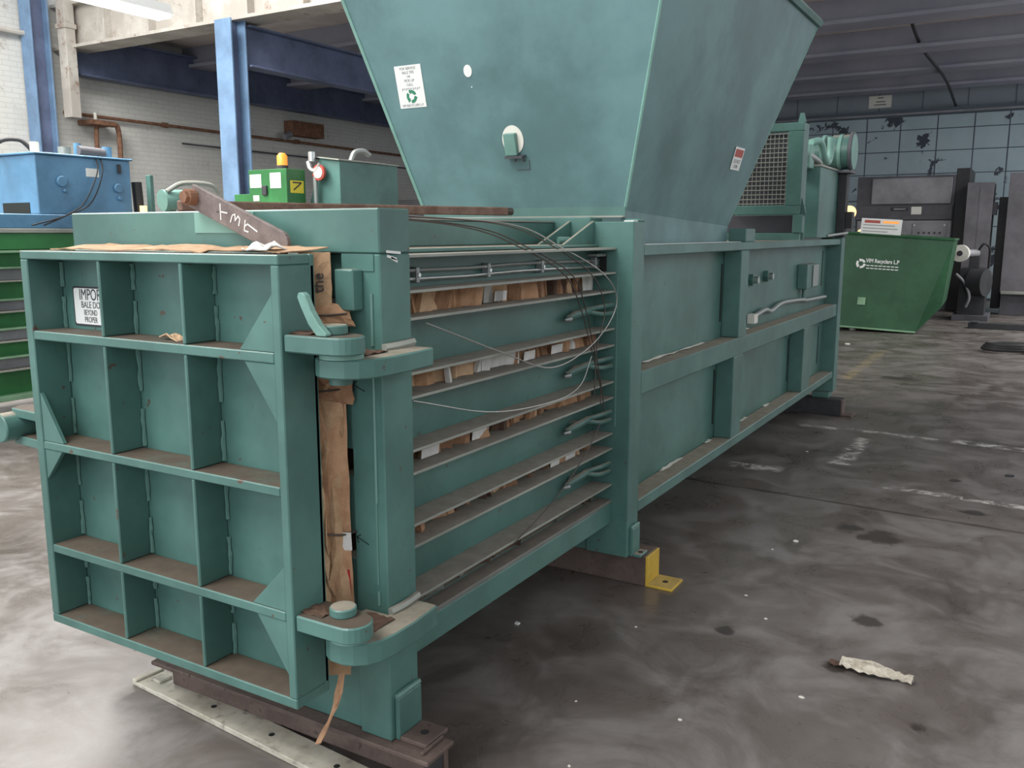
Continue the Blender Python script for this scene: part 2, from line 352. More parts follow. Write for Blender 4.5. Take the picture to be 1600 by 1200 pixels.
# hanging strip light
t = thing('strip_light', (-7.0, 4.2, 3.52), 'white fluorescent strip light hanging at the top left corner', 'light')
MB().prism([(-7.10, 3.54), (-6.90, 3.54), (-6.94, 3.63), (-7.06, 3.63)], 'y', 3.5, 5.68).build('housing', 'white', t)
MB().box(-7.09, -6.91, 3.52, 5.66, 3.505, 3.54).build('diffuser', 'tube_light', t)
for y in (3.8, 5.4): MB().cyl((-7, y, 3.63), (-7, y, 7.2), .006, 6).build('hanger', 'wire', t)
pt = area('strip_light_glow', (-7.0, 4.6, 3.48), (.18, 2.1), 40); pt.parent = t; pt.matrix_parent_inverse = Matrix.Translation(-t.location)
pt['label'] = 'light given off by the strip light'

# ------------------------------------------------------------------ THE BALER
BX0, BX1, YF, XE, XWB = -2.81, -1.496, 1.844, -1.575, -1.675
baler = thing('horizontal_baler', (-2.15, 4.9, .145), 'large teal green horizontal baler with a hopper and gridded bale door', 'baler')
def T(name, x0, x1, y0, y1, z0, z1, mat='teal', bevel=.004, parent=None): return box(name, mat, parent or baler, x0, x1, y0, y1, z0, z1, bevel)
# front frame
T('post', -1.610, BX1, YF, 1.978, .145, 1.545); T('post', BX0, -2.68, YF, 1.978, .145, 1.545)
b = MB().box(BX0, BX1, YF, 1.978, 1.546, 1.665); top = b.build('top_beam', 'teal', baler, .004)
T('beam_lip', BX0+.02, -1.70, YF-.012, YF+.03, 1.525, 1.5455)
MB().box(-2.2, -1.95, YF-.003, YF, 1.60, 1.66).build('patch_plate', 'teal_light', top)
MB().box(-1.625, -1.515, YF-.003, YF, 1.5, 1.545).build('patch_plate', 'teal', top)
T('sill', -2.68, -1.611, 1.86, 1.96, .145, .44)
for z0, z1 in ((1.00, 1.20), (.755, .925), (.51, .68)):
    T('guide_block', -1.665, -1.612, 1.852, 1.93, z0, z1)
T('guide_plate', -1.80, -1.612, 1.885, 1.90, 1.42, 1.545)
T('guide_ledge', -1.80, -1.612, 1.85, 1.90, 1.405, 1.4195, 'lip')
T('stop_block', -1.618, -1.553, 1.800, YF-.001, 1.395, 1.505)
for (z0, z1) in ((.56, .60), (.86, 1.24), (1.30, 1.44)): MB().tube([(-1.525, YF-.002, z0), (-1.525, YF-.002, z1)], .005, 6).build('weld_bead', 'weld', baler)
MB().box(-1.53, -1.524, YF-.003, YF, .62, .86).build('weld_bead', 'weld', baler)
# fresh chip on the side of the post
strokes('paint_chip', 'white', baler, frame((BX1+.0005, 1.90, 1.545), (0, 1, 0), (0, 0, 1)), [(-.025, .006, .03, .002), (-.022, -.006, .012, -.014), (-.005, -.012, .016, -.02)], .007)
# marker arrows on the front of the post
for z in (1.185, .745): strokes('marker_arrow', 'black_ink', baler, frame((-1.590, YF-.0004, z), (1, 0, 0), (0, 0, 1)), [(-.012, .004, .03, -.012), (-.012, .004, .002, .012), (-.012, .004, -.006, -.012)], .003)
# foot angle of the post
def foot_angle(y0, y1, xf, z0=.145, mat='teal'):
    o = MB().box(BX1, BX1+.016, y0, y1, z0, z0+.13).build('foot_angle', 'teal', baler, .003); MB().box(BX1+.0165, xf, y0, y1, z0, z0+.014).build('foot_plate', mat, o, .003)
    MB().cyl(((BX1+xf)/2+.01, (y0+y1)/2, z0+.013), ((BX1+xf)/2+.01, (y0+y1)/2, z0+.0146), .013, 12).build('bolt_hole', 'interior', o)
    MB().tube(bez([(BX1+.006, y0, z0+.134), (BX1+.010, (y0+y1)/2, z0+.138), (BX1+.006, y1, z0+.134)], 5), .009, 6).build('weld_bead', 'weld', o)
foot_angle(1.862, 1.972, -1.385, mat='skid_brown'); foot_angle(3.58, 3.665, -1.44)
# slats: a web with two flanges each
SL = [(1.425, 1.538), (1.182, 1.354), (.946, 1.118), (.712, .884), (.475, .652)]
for i, (z0, z1) in enumerate(SL):
    sl = T('slat', XWB-.015, XWB, 1.979, 3.549, z0, z1)
    for z in (z0, z1-.009):
        fl = MB().box(XWB+.0005, XE, 1.979, 3.549, z, z+.009).build('flange', 'lip', sl, .001)
T('floor_channel', XWB-.02, XWB+.03, 1.979, 3.549, .36, .41); b = MB().box(XWB+.031, XE, 1.979, 3.549, .395, .41); b.build('floor_lip', 'lip_dark', baler, .002)
T('floor_channel', XWB+.031, XE, 1.979, 3.549, .30, .394)
T('chamber_floor', -2.63, -1.70, 1.98, 3.55, .30, .36); T('chamber_wall', -2.72, -2.68, 1.98, 3.55, .30, 1.60)
T('chamber_roof', -2.60, -1.66, 1.98, 3.545, 1.5385, 1.552); T('roof_channel', -1.900, -1.880, 1.98, 3.545, 1.5525, 1.645); T('roof_channel', -2.60, -2.58, 1.98, 3.545, 1.5525, 1.645)
MB().box(-1.93, -1.876, 1.98, 3.545, 1.6455, 1.652).build('roof_lip', 'lip', baler)
# mid frame with crossbeam and gussets
T('post', -1.70, BX1, 3.55, 3.672, .145, 1.648); T('post', BX0, -2.65, 3.55, 3.672, .145, 1.648)
T('crossbeam', -2.648, -1.701, 3.55, 3.672, 1.42, 1.668); T('sill', -2.648, -1.701, 3.56, 3.66, .145, .42)
T('post_cap', -1.56, BX1, 3.60, 3.672, 1.648, 1.660); MB().box(-1.545, -1.50, 3.555, 3.60, 1.6482, 1.653).build('paint_chip', 'white', baler)
for x in (-1.695, -1.810): MB().prism([(3.549, 1.5525), (3.549, 1.652), (3.26, 1.5525)], 'x', x, x+.014).build('gusset', 'teal', baler, .002)
MB().tube([(-1.76, 3.36, 1.569), (-1.73, 3.40, 1.569)], .016, 10).build('pipe_stub', 'teal', baler)
MB().box(-1.568, -1.562, 3.546, 3.5495, .75, 1.42).build('weld_bead', 'weld', baler)
# hydraulic tubes on the top slat
for z in (1.486, 1.459):
    MB().tube([(-1.655, 1.99, z)]+[(-1.655, y, z+.0025*math.sin(y*7)) for y in (2.2, 2.5, 2.8, 3.1, 3.3)]+[(-1.655, 3.545, z-.003)], .0058, 8).build('hydraulic_tube', 'steel', baler, 0, True)
for y in (2.215, 2.63, 3.02, 3.50):
    c_ = T('tube_clamp', -1.674, -1.645, y-.008, y+.008, 1.448, 1.497, 'steel_dull', .002); MB().cyl((-1.645, y, 1.472), (-1.640, y, 1.472), .007, 8).build('bolt', 'steel', c_)
T('tube_bracket', -1.674, -1.62, 3.46, 3.545, 1.50, 1.512, 'steel_dull', .002); T('slot', -1.655, -1.62, 3.5485, 3.5496, 1.43, 1.51, 'interior', 0)
# wire guide hooks on the slats
for z in (1.262, 1.028, .786, .55):
    h = MB().tube([(-1.655, 3.24, z-.012), (-1.64, 3.29, z+.002), (-1.635, 3.42, z+.012)], [.012, .016, .016], 8).build('wire_guide', 'teal', baler, 0, True)
    T('guide_foot', -1.675, -1.65, 3.30, 3.36, z-.006, z+.016, 'teal', .002, h)
    MB().tube(bez([(-1.635, 3.40, z+.016), (-1.60, 3.46, z+.026), (-1.585, 3.545, z+.028)], 5), .010, 8).build('prong', 'teal', h, 0, True)
    MB().tube(bez([(-1.635, 3.40, z+.008), (-1.60, 3.46, z-.006), (-1.585, 3.545, z-.008)], 5), .010, 8).build('prong', 'teal', h, 0, True)
    MB().tube([(-1.65, 3.215, z-.014), (-1.638, 3.245, z-.012)], [.006, .012], 8).build('tip', 'steel_dull', h, 0, True)

# rear (compression) section
YE = 8.15
T('side_wall', -1.625, -1.605, 3.673, YE, .345, 1.50); T('side_wall', -2.70, -2.68, 3.673, YE, .345, 1.50)
T('deck', -2.70, -1.606, 3.673, YE, 1.501, 1.545)
T('top_rail', -1.604, BX1, 3.673, YE-.02, 1.500, 1.548); T('middle_rail', -1.604, BX1, 3.673, YE-.02, .880, .985); T('bottom_rail', -1.604, BX1, 3.673, YE-.02, .330, .385)
T('floor_plate', -2.70, -1.606, 3.673, YE, .30, .345)
for (y0, y1, z0, z1) in ((5.17, 5.33, .986, 1.499), (5.10, 5.29, .386, .879), (6.92, 7.19, .386, .879)):
    T('stiffener', -1.604, BX1-.002, y0, y1, z0, z1)
T('end_post', -1.66, BX1+.01, YE-.019, YE+.13, .20, 1.56); T('end_post', -2.81, -2.66, YE-.019, YE+.13, .145, 1.56)
T('end_foot', -1.66, BX1-.02, YE-.04, YE+.12, .145, .199); T('end_wall', -2.66, -1.66, YE, YE+.05, .30, 1.545)
T('stop_lug', -1.60, BX1+.0, 5.23, 5.43, 1.549, 1.625, 'teal'); 
for (y, z0, z1) in ((5.13, 1.08, 1.42), (5.06, .47, .80), (6.87, .47, .80), (7.95, .47, .80), (7.95, 1.15, 1.45)): T('weld_slit', -1.6045, -1.6025, y, y+.022, z0, z1, 'interior', 0)
for (y, z) in ((5.74, 1.30), (6.10, 1.31)):
    b_ = MB().cyl((-1.604, y, z), (-1.575, y, z), .042, 6).build('bolt', 'teal', baler); MB().cyl((-1.575, y, z), (-1.545, y, z), .024, 10).build('bolt_end', 'steel', b_)
j = T('junction_box', -1.604, -1.53, 7.06, 7.42, 1.17, 1.36); T('cover', -1.5295, -1.52, 7.24, 7.43, 1.18, 1.35, 'steel_dull', .003, j)
MB().tube([(-1.58, 7.2, 1.17), (-1.58, 7.2, 1.07)], .014).build('drop_conduit', 'teal', j, 0, True)
cd = MB().tube(bez([(-1.575, 5.80, 1.065), (-1.575, 6.05, 1.085), (-1.575, 6.2, 1.065), (-1.575, 6.5, 1.10), (-1.575, 7.1, 1.085), (-1.575, 7.3, 1.07), (-1.575, 8.0, 1.055)], 6), .016, 8).build('conduit', 'steel_dull', baler, 0, True)
T('coupling', -1.60, -1.55, 5.70, 5.78, 1.02, 1.08, 'plug', .003, cd)
for (y0, y1, z) in ((3.9, 4.3, .9855), (4.3, 4.8, .9855), (5.5, 5.7, .9855), (4.2, 4.5, .3855), (4.9, 5.0, .3855), (5.6, 5.75, .3855), (6.2, 6.3, .3855)):
    crumple('scrap_flake', 'plug', baler, lambda u, v, y0=y0, y1=y1, z=z: ((-1.60+.02*v, y0+(y1-y0)*u, z+.006), (0, 0, 1)), 6, 1, .004, .002, int(y0*100))
MB().box(-1.565, -1.50, 3.70, 5.15, 1.5485, 1.5505).build('bare_strip', 'white', baler)

# hopper
HX0, HX1, HY0, HY1, HZ, HT, HB = -2.70, -1.60, 3.695, 5.21, 1.665, 2.86, 1.55
ts, tf, tb = .28, .26, .55
def hp(x, y, z):        # corner of hopper: x,y in {0,1}
    h = z-1.715 if z > 1.715 else 0
    return Vector(((HX1+ts*(h)) if x else (HX0-ts*h), (HY1+tb*h) if y else (HY0-tf*h), z))
def plate(a, b, c, d, n, t=.012):     # quad with thickness along inward n
    n = Vector(n).normalized()*t; return MB().hexa([a, b, c, d], [p+n for p in (a, b, c, d)])
hopper = plate(hp(0, 0, 1.715), hp(1, 0, 1.715), hp(1, 0, HT), hp(0, 0, HT), (0, 1, tf)).build('hopper', 'teal_hopper', baler)
plate(hp(1, 0, 1.70), hp(1, 1, 1.64), hp(1, 1, HT), hp(1, 0, HT), (-1, 0, ts)).build('side_plate', 'teal_hopper', hopper)
plate(hp(0, 0, 1.70), hp(0, 1, 1.64), hp(0, 1, HT), hp(0, 0, HT), (1, 0, ts)).build('side_plate', 'teal_hopper', hopper)
plate(hp(0, 1, 1.64), hp(1, 1, 1.64), hp(1, 1, HT), hp(0, 1, HT), (0, -1, tb)).build('back_plate', 'teal_hopper', hopper)
MB().box(HX0, HX1, HY0-.005, HY0+.02, 1.6685, 1.716).build('collar', 'teal', hopper)
MB().prism([(HY0, 1.549), (HY1, 1.549), (HY1, 1.64), (HY0, 1.70)], 'x', HX1-.02, HX1-.002).build('collar', 'teal_hopper', hopper)
MB().box(HX0, HX1-.03, HY1-.02, HY1, 1.5455, 1.64).build('collar', 'teal_hopper', hopper)
MB().box(HX0+.02, HX1, HY0-.03, HY0-.006, 1.6685, 1.676).build('dusty_ledge', 'lip', hopper)
rim = MB()
C_ = [hp(0, 0, HT), hp(1, 0, HT), hp(1, 1, HT), hp(0, 1, HT)]
for a, b in zip(C_, C_[1:]+C_[:1]): rim.tube([a, b], .028, 6)
rim.build('rim', 'teal', hopper)
MB().tube([hp(1, 0, 1.715), hp(1, 0, HT)], .007, 6).build('corner_weld', 'teal_light', hopper); MB().tube([hp(0, 0, 1.715), hp(0, 0, HT)], .010, 6).build('corner_weld', 'teal_light', hopper)
MB().tube([hp(1, 1, 1.66), hp(1, 1, HT)], .006, 6).build('corner_weld', 'teal_light', hopper)
# things stuck on the hopper front (its own frame: u along x, v up the slope)
hv = Vector((0, -tf, 1)).normalized()
def HF(x, z): return frame((x, HY0-tf*(z-1.715)-.001, z), (1, 0, 0), hv)
M = HF(-2.661, 2.290)
sheet('service_sign', 'white', hopper, M, .155, .195, .0015)
for i, (tx, sz) in enumerate((('FOR SERVICE', .017), ('BALE TIES', .017), ('OR', .015), ('PICK UP', .017), ('CALL', .017))):
    text('sign_lettering', tx, local(M, 0, .083-.0185*i, .0017), sz, 'ink_grey', hopper, sx=.95)
strokes('sign_lettering', 'ink_grey', hopper, local(M, 0, -.011, .0016), [(-.05+.011*k, -.004+.004*(k % 2), -.045+.011*k, .004) for k in range(10)], .003)
text('sign_lettering', 'VIM RECYCLERS L.P.', local(M, 0, -.086, .0017), .0155, 'ink_grey', hopper, sx=.95)
def logo(M, r, mat, parent, name='recycling_mark'):
    b = MB()
    for k in range(3):
        A = M @ Matrix.Rotation(k*2*PI/3, 4, 'Z')
        pts = []
        for q in range(7):
            a = R(20+q*13); pts.append((math.cos(a)*r, math.sin(a)*r))
        pts += [(math.cos(R(110))*r*1.12, math.sin(R(110))*r*1.12), (math.cos(R(124))*r*.75, math.sin(R(124))*r*.75), (math.cos(R(104))*r*.40, math.sin(R(104))*r*.40)]
        for q in range(6, -1, -1):
            a = R(20+q*13); pts.append((math.cos(a)*r*.52, math.sin(a)*r*.52))
        c2 = MB().prism(pts, 'z', 0, .001); b.add([A @ Vector(p) for p in c2.v], c2.f)
    b.build(name, mat, parent)
logo(local(M, .0, -.045, .0016), .030, 'decal_green', hopper)
def disc(M, rx, ry, t, name, mat, parent): 
    b = MB().prism([(rx*math.cos(k*2*PI/28), ry*math.sin(k*2*PI/28)) for k in range(28)], 'z', 0, t); b.v = [tuple(M @ Vector(p)) for p in b.v]; return b.build(name, mat, parent)
disc(HF(-2.325, 2.331), .022, .027, .002, 'bright_hole', 'white', hopper)  # white disc painted in for light showing through a hole
M = HF(-2.132, 2.022); disc(M, .056, .066, .0025, 'sensor_bright_hole', 'plug', hopper); disc(HF(-2.315, 2.262), .003, .003, .002, 'rivet', 'white', hopper)  # pale disc stands for the bright view through the hole behind the sensor
bb = MB().box(-.036, .026, -.068, .032, .0026, .028, M); bb.build('sensor_box', 'teal_light', hopper, .003)
MB().box(-.034, .060, -.078, -.069, .0026, .04, M).build('sensor_bracket', 'grey_dark', hopper)
strokes('sensor_outline', 'grey_dark', hopper, local(M, .035, -.115, 0), [(-.03, -.022, .035, -.022), (.035, -.022, .038, .02)], .004); 
disc(local(M, .0, -.095), .006, .006, .003, 'bolt', 'grey_dark', hopper); disc(local(M, .045, -.095), .006, .006, .003, 'bolt', 'grey_dark', hopper)
# warning label on the hopper side
su = Vector((.266, 0, 1)).normalized(); zc = 2.008
M = frame((-1.500, 5.01, zc), (0, 1, 0), su)
sheet('warning_label', 'white', hopper, M, .165, .125, .0015)
sheet('warning_panel', 'decal_red', hopper, local(M, .0, .030, .0016), .14, .042, .0008)
text('label_lettering', 'DO NOT', local(M, 0, -.016, .0017), .030, 'ink_grey', hopper); text('label_lettering', 'CLIMB', local(M, -.005, -.043, .0017), .028, 'ink_grey', hopper)

# power unit on the rear deck
cg = T('guard_frame', -2.30, -1.548, 6.80, 6.84, 1.545, 1.60)
for (x0, x1, z0, z1) in ((-2.30, -1.55, 1.735, 1.80), (-2.30, -1.55, 2.335, 2.395), (-1.66, -1.55, 1.80, 2.335), (-2.30, -2.24, 1.60, 2.335), (-1.60, -1.53, 1.60, 1.735)):
    T('frame_member', x0, x1, 6.79, 6.85, z0, z1, 'teal', .004, cg)
T('guard_side', -1.58, -1.552, 6.851, 6.96, 1.80, 2.395, 'teal', .004, cg); T('recess_shade', -2.24, -1.62, 7.05, 7.06, 1.60, 1.735, 'grey_dark', .003, cg)  # dark sheet set back under the cage paints the shade of the recess
T('leg', -1.575, -1.548, 6.93, 6.96, 1.5455, 1.7995, 'teal', .003, cg)
b = MB()
for i in range(19): b.tube([(-2.23+i*.0312, 6.805, 1.80), (-2.23+i*.0312, 6.805, 2.335)], .0035, 5)
for i in range(16): b.tube([(-2.24, 6.80, 1.815+i*.0335), (-1.66, 6.80, 1.815+i*.0335)], .0035, 5)
b.build('wire_mesh', 'lip', cg); T('radiator_core', -2.22, -1.64, 6.845, 6.95, 1.81, 2.32, 'grey_dark', .002, cg)
MB().prism([(-1.60, 2.395), (-1.54, 2.395), (-1.56, 2.46), (-1.585, 2.46)], 'y', 6.80, 6.815).build('lifting_eye', 'teal', cg)
MB().prism([(-1.549, 1.70), (-1.549, 1.86), (-1.515, 1.74)], 'y', 6.83, 6.85).build('hinge_lug', 'teal', cg)
tk = T('oil_tank', -2.20, -1.55, 7.42, 8.22, 1.561, 2.118); T('tank_lid', -2.21, -1.54, 7.41, 8.23, 2.118, 2.135, 'lip', .003, tk)
MY, MZ = 8.20, 2.285
mt = MB().cyl((-1.90, MY, MZ), (-1.62, MY, MZ), .120, 28).build('pump_motor', 'teal', baler, .006, True)
MB().cyl((-1.6195, MY, MZ), (-1.47, MY, MZ), .145, 28).build('end_bell', 'teal', mt, .006, True); MB().cyl((-1.4695, MY, MZ), (-1.445, MY, MZ), .168, 28).build('flange_ring', 'grey_dark', mt, .003, True)
for x in (-1.70, -1.56): MB().cyl((x, MY, MZ), (x+.03, MY, MZ), .152, 28).build('band', 'teal_light', mt, .003, True)
MB().cyl((-1.4445, MY, MZ), (-1.438, MY, MZ), .150, 28).build('end_cap', 'teal_light', mt, .002, True)
T('motor_foot', -1.62, -1.44, 8.08, 8.34, 2.105, 2.125, 'grey_dark', .003, mt); T('motor_stand', -1.548, -1.478, 8.14, 8.26, 1.561, 2.1045, 'skid_black', .003)
MB().tube(bez([(-1.62, 7.35, 2.30), (-1.57, 7.45, 2.31), (-1.56, 7.58, 2.20), (-1.56, 7.72, 2.17), (-1.56, 7.80, 2.24), (-1.56, 7.80, 2.38)], 8), .028, 10).build('suction_hose', 'teal_light', baler, 0, True)
MB().tube(bez([(-1.85, 7.1, 2.20), (-1.66, 7.2, 2.21), (-1.60, 7.5, 2.17), (-1.60, 7.6, 2.13)], 6), .03, 10).build('pressure_hose', 'steel_dull', baler, 0, True)
T('valve_block', -1.80, -1.60, 7.25, 7.40, 2.10, 2.28, 'teal_light'); T('sight_box', -1.477, -1.42, 8.16, 8.27, 1.64, 1.78, 'rubber')
MB().tube([(-1.55, 7.8, 1.575), (-1.46, 8.2, 1.60)], .012).build('drain_pipe', 'steel_dull', baler)

# ------------------------------------------------------------------ bale door (part of the baler)
DX0, DX1, DY, DB, DZ0, DZ1 = -2.70, -1.609, 1.59, 1.716, .337, 1.547
door = T('bale_door', DX0+.01, DX1-.01, DB-.014, DB, DZ0+.01, DZ1-.01, 'teal_door')
def D(name, x0, x1, y0, y1, z0, z1, mat='teal_door', bevel=.003): return box(name, mat, door, x0, x1, y0, y1, z0, z1, bevel)
D('rim_plate', DX0, DX1, DY, DB-.0145, 1.521, DZ1); D('rim_plate', DX0, DX1, DY, DB-.0145, DZ0, .366)
D('rim_plate', DX0, -2.665, DY, DB-.0145, .3665, 1.5205); D('rim_plate', -1.637, DX1, DY, DB+.0, .3665, 1.5205)
D('rim_plate', -1.640, DX1, DB-.0145, DB+.003, DZ0, DZ1)
SH = [(1.274, 1.302), (.925, .951), (.582, .609)]
for z0, z1 in SH: D('shelf', -2.6645, -1.6375, DY+.001, DB-.0145, z0, z1)
edges = [.366, .582, .609, .925, .951, 1.274, 1.302, 1.521]
for k in range(4):
    z0, z1 = edges[2*k]+.0004, edges[2*k+1]-.0004
    for x in (-2.329, -1.979):
        D('divider', x, x+.012, DY+.002, DB-.0145, z0, z1)
    for x in (-2.664, -2.316, -1.966):
        h = z1-z0; segs = ((.02, .38), (.55, .98)) if h > .25 else ((.0, .45), (.60, .95))
        for a, c2 in segs:
            n = 6; MB().tube([(x+.004+random.uniform(0, .004), DB-.019, z0+h*(a+(c2-a)*i/n)) for i in range(n+1)], [.004+random.uniform(0, .0035) for i in range(n+1)], 5).build('weld_bead', 'weld', door)
def gus(x, z, sx, sz, dx=.11, dz=.135):
    MB().prism([(x, z), (x+sx*dx, z), (x, z+sz*dz)], 'y', DY+.004, DY+.018).build('gusset', 'teal_door', door, .0015)
gus(-1.6375, 1.3025, -1, 1, .125, .15); gus(-1.6375, 1.2735, -1, -1, .11, .155); gus(-1.6375, .6095, -1, 1, .125, .125); gus(-1.6375, .5815, -1, -1, .11, .155)
gus(-2.6645, .9515, 1, 1, .10, .155); gus(-2.6645, .9245, 1, -1, .09, .10)
# sign on the door panel, partly behind a divider
M = frame((-2.478, DB-.0150, 1.374), (1, 0, 0), (0, 0, 1))
sheet('sign_border', 'ink', door, M, .274, .124, .0010, .010); sheet('door_sign', 'white', door, local(M, 0, 0, .0011), .262, .112, .0008, .008)
text('sign_lettering', 'IMPORTANT', local(M, -.0, .035, .002), .050, 'ink', door, sx=.74); text('sign_lettering', 'BALE DOOR MUST', local(M, -.0, .004, .002), .029, 'ink', door, sx=.80)
text('sign_lettering', 'BEYOND', local(M, -.052, -.020, .002), .025, 'ink', door, sx=.66); text('sign_lettering', 'PROPER', local(M, -.052, -.042, .002), .025, 'ink', door, sx=.72)
def pad(pts, n=6):
    return pts
def arc(cx, cy, r, a0, a1, n=10): return [(cx+r*math.cos(R(a0+(a1-a0)*i/n)), cy+r*math.sin(R(a0+(a1-a0)*i/n))) for i in range(n+1)]
# hinges: door arm over a bracket welded to the post, round pin through both
for (za, zb, zc_, zd) in ((1.305, 1.350, 1.240, 1.290), (.560, .605, .478, .540)):
    ar = MB().prism([(-1.6085, 1.715), (-1.6085, 1.597), (-1.48, 1.597)]+arc(-1.462, 1.652, .055, -75, 80)+[(-1.49, 1.715)], 'z', za, zb).build('hinge_arm', 'teal_door', door, .004)
    br = MB().prism([(-1.575, 1.842), (-1.585, 1.75), (-1.578, 1.69), (-1.558, 1.652), (-1.527, 1.636), (-1.49, 1.634), (-1.455, 1.645), (-1.427, 1.668), (-1.408, 1.705), (-1.401, 1.76), (-1.400, 1.84), (-1.408, 1.935), (-1.412, 1.965), (BX1+.0005, 1.965), (BX1+.0005, 1.842)], 'z', zc_, zd).build('hinge_bracket', 'teal', baler, .004)
    MB().cyl((-1.492, 1.680, zd), (-1.492, 1.680, za-.001), .056, 24).build('washer', 'teal_light', br, 0, True)
    MB().cyl((-1.505, 1.668, zb), (-1.505, 1.668, zb+.024), .036, 24).build('hinge_pin', 'teal', br, .003, True)
    MB().cyl((-1.515, 1.70, zc_-.022), (-1.515, 1.70, zc_), .030, 20).build('hinge_pin', 'teal', br, 0, True)
    MB().tube(bez([(BX1+.006, 1.845, zd+.006), (BX1+.012, 1.90, zd+.008), (BX1+.006, 1.975, zd+.010)], 6), .012, 6).build('weld_bead', 'lip', br)
    crumple('dust_heap', 'card_dark', br, lambda u, v, zd=zd: ((-1.545+.09*u, 1.70+.12*v, zd+.004), (0, 0, 1)), 7, 6, .004, .002, int(za*100))
    crumple('dust_heap', 'card_dark', ar, lambda u, v, zb=zb: ((-1.645+.11*u, 1.62+.06*v, zb+.003), (0, 0, 1)), 7, 4, .003, .002, int(za*50))
# bent keeper plate standing on the upper hinge arm
MB().prism([(-1.504, 1.351), (-1.530, 1.378), (-1.553, 1.42), (-1.564, 1.445), (-1.560, 1.455), (-1.548, 1.457), (-1.538, 1.45), (-1.52, 1.412), (-1.495, 1.378), (-1.472, 1.357), (-1.474, 1.351)], 'y', 1.604, 1.624).build('keeper_plate', 'teal_light', door, .002)
# latch fork and roller on the far edge of the door
for z0, z1 in ((1.005, 1.035), (.915, .945)): MB().prism([(-2.7005, 1.60), (-2.7005, 1.69), (-2.86, 1.69), (-2.89, 1.66), (-2.86, 1.61)], 'z', z0, z1).build('latch_fork', 'teal_door', door, .003)
MB().cyl((-2.855, 1.56, .975), (-2.855, 1.68, .975), .048, 24).build('latch_roller', 'teal', door, .004, True)
MB().box(-2.70, -2.70+.004, 1.60, 1.68, .947, 1.003).build('latch_pad', 'lip', door)

# ------------------------------------------------------------------ skids and the loose strip
def skid(y0, y1, x0, x1, h, mat, label, foot, web_back=False):
    t = thing('skid_beam', ((x0+x1)/2, (y0+y1)/2, 0), label, 'skid')
    if web_back:
        box('web', mat, t, x0, x1, y1-.05, y1-.03, .02, h-.015, .002); box('flange', mat, t, x0, x1, y0, y1, h-.015, h-.0005, .003); box('flange', mat, t, x0, x1, y1-.029, y1, 0, .02, .002)
        box('end_plate', 'skid_black', t, x1-.02, x1-.004, y0+.004, y1-.051, .021, h-.016, .002); box('top_plate', mat, t, -1.384, x1-.03, y0+.02, y1-.01, h-.0004, h+.012, .003)
    else:
        box('beam', mat, t, x0, x1, y0, y1, 0, h-.0005, .004)
    if foot:
        b = MB().box(x1, x1+.012, y0, y1, .012, h-.001); b.box(x1, x1+foot, y0, y1, 0, .013); f = b.build('foot_bracket', 'yellow' if mat == 'skid_brown' else 'skid_brown', t, .002)
        MB().cyl((x1+foot*.55, (y0+y1)/2, .0125), (x1+foot*.55, (y0+y1)/2, .0136), .014, 12).build('bolt_hole', 'interior', f)
    return t
skid(1.812, 1.945, -2.52, -1.345, .145, 'skid_brown', 'brown steel channel skid under the bale door end of the baler', 0, True)
skid(3.675-.06, 3.80-.04, -2.95, -1.430, .145, 'skid_brown', 'brown skid beam with a yellow foot bracket under the middle post', .13)
skid(8.06, 8.22, -2.95, -1.40, .145, 'skid_black', 'black skid beam under the far end of the baler', .10)
ws = thing('bearing_strip', (-2.2, 1.87, 0), 'dirty white flat strip with bolt holes lying under the bale door', 'strip')
WM = Matrix.Translation((-2.215, 1.860, 0)) @ Matrix.Rotation(R(-4.6), 4, 'Z')
MB().box(-.30, .75, -.055, .052, .001, .020, WM).build('strip', 'white_plate', ws, .002); MB().box(-.455, -.3005, -.055, .058, .001, .016, WM).build('strip_end', 'white_plate', ws, .002)
MB().box(-.455, -.43, -.055, .058, .0162, .024, WM).build('end_cleat', 'white_plate', ws, .002); MB().box(-.40, -.35, -.015, .04, .0162, .026, WM).build('bolt_head', 'white_plate', ws, .004)
for x in (-.06, .235, .53): MB().cyl(WM @ Vector((x, .0, .0195)), WM @ Vector((x, 0, .0206)), .010, 12).build('bolt_hole', 'interior', ws)

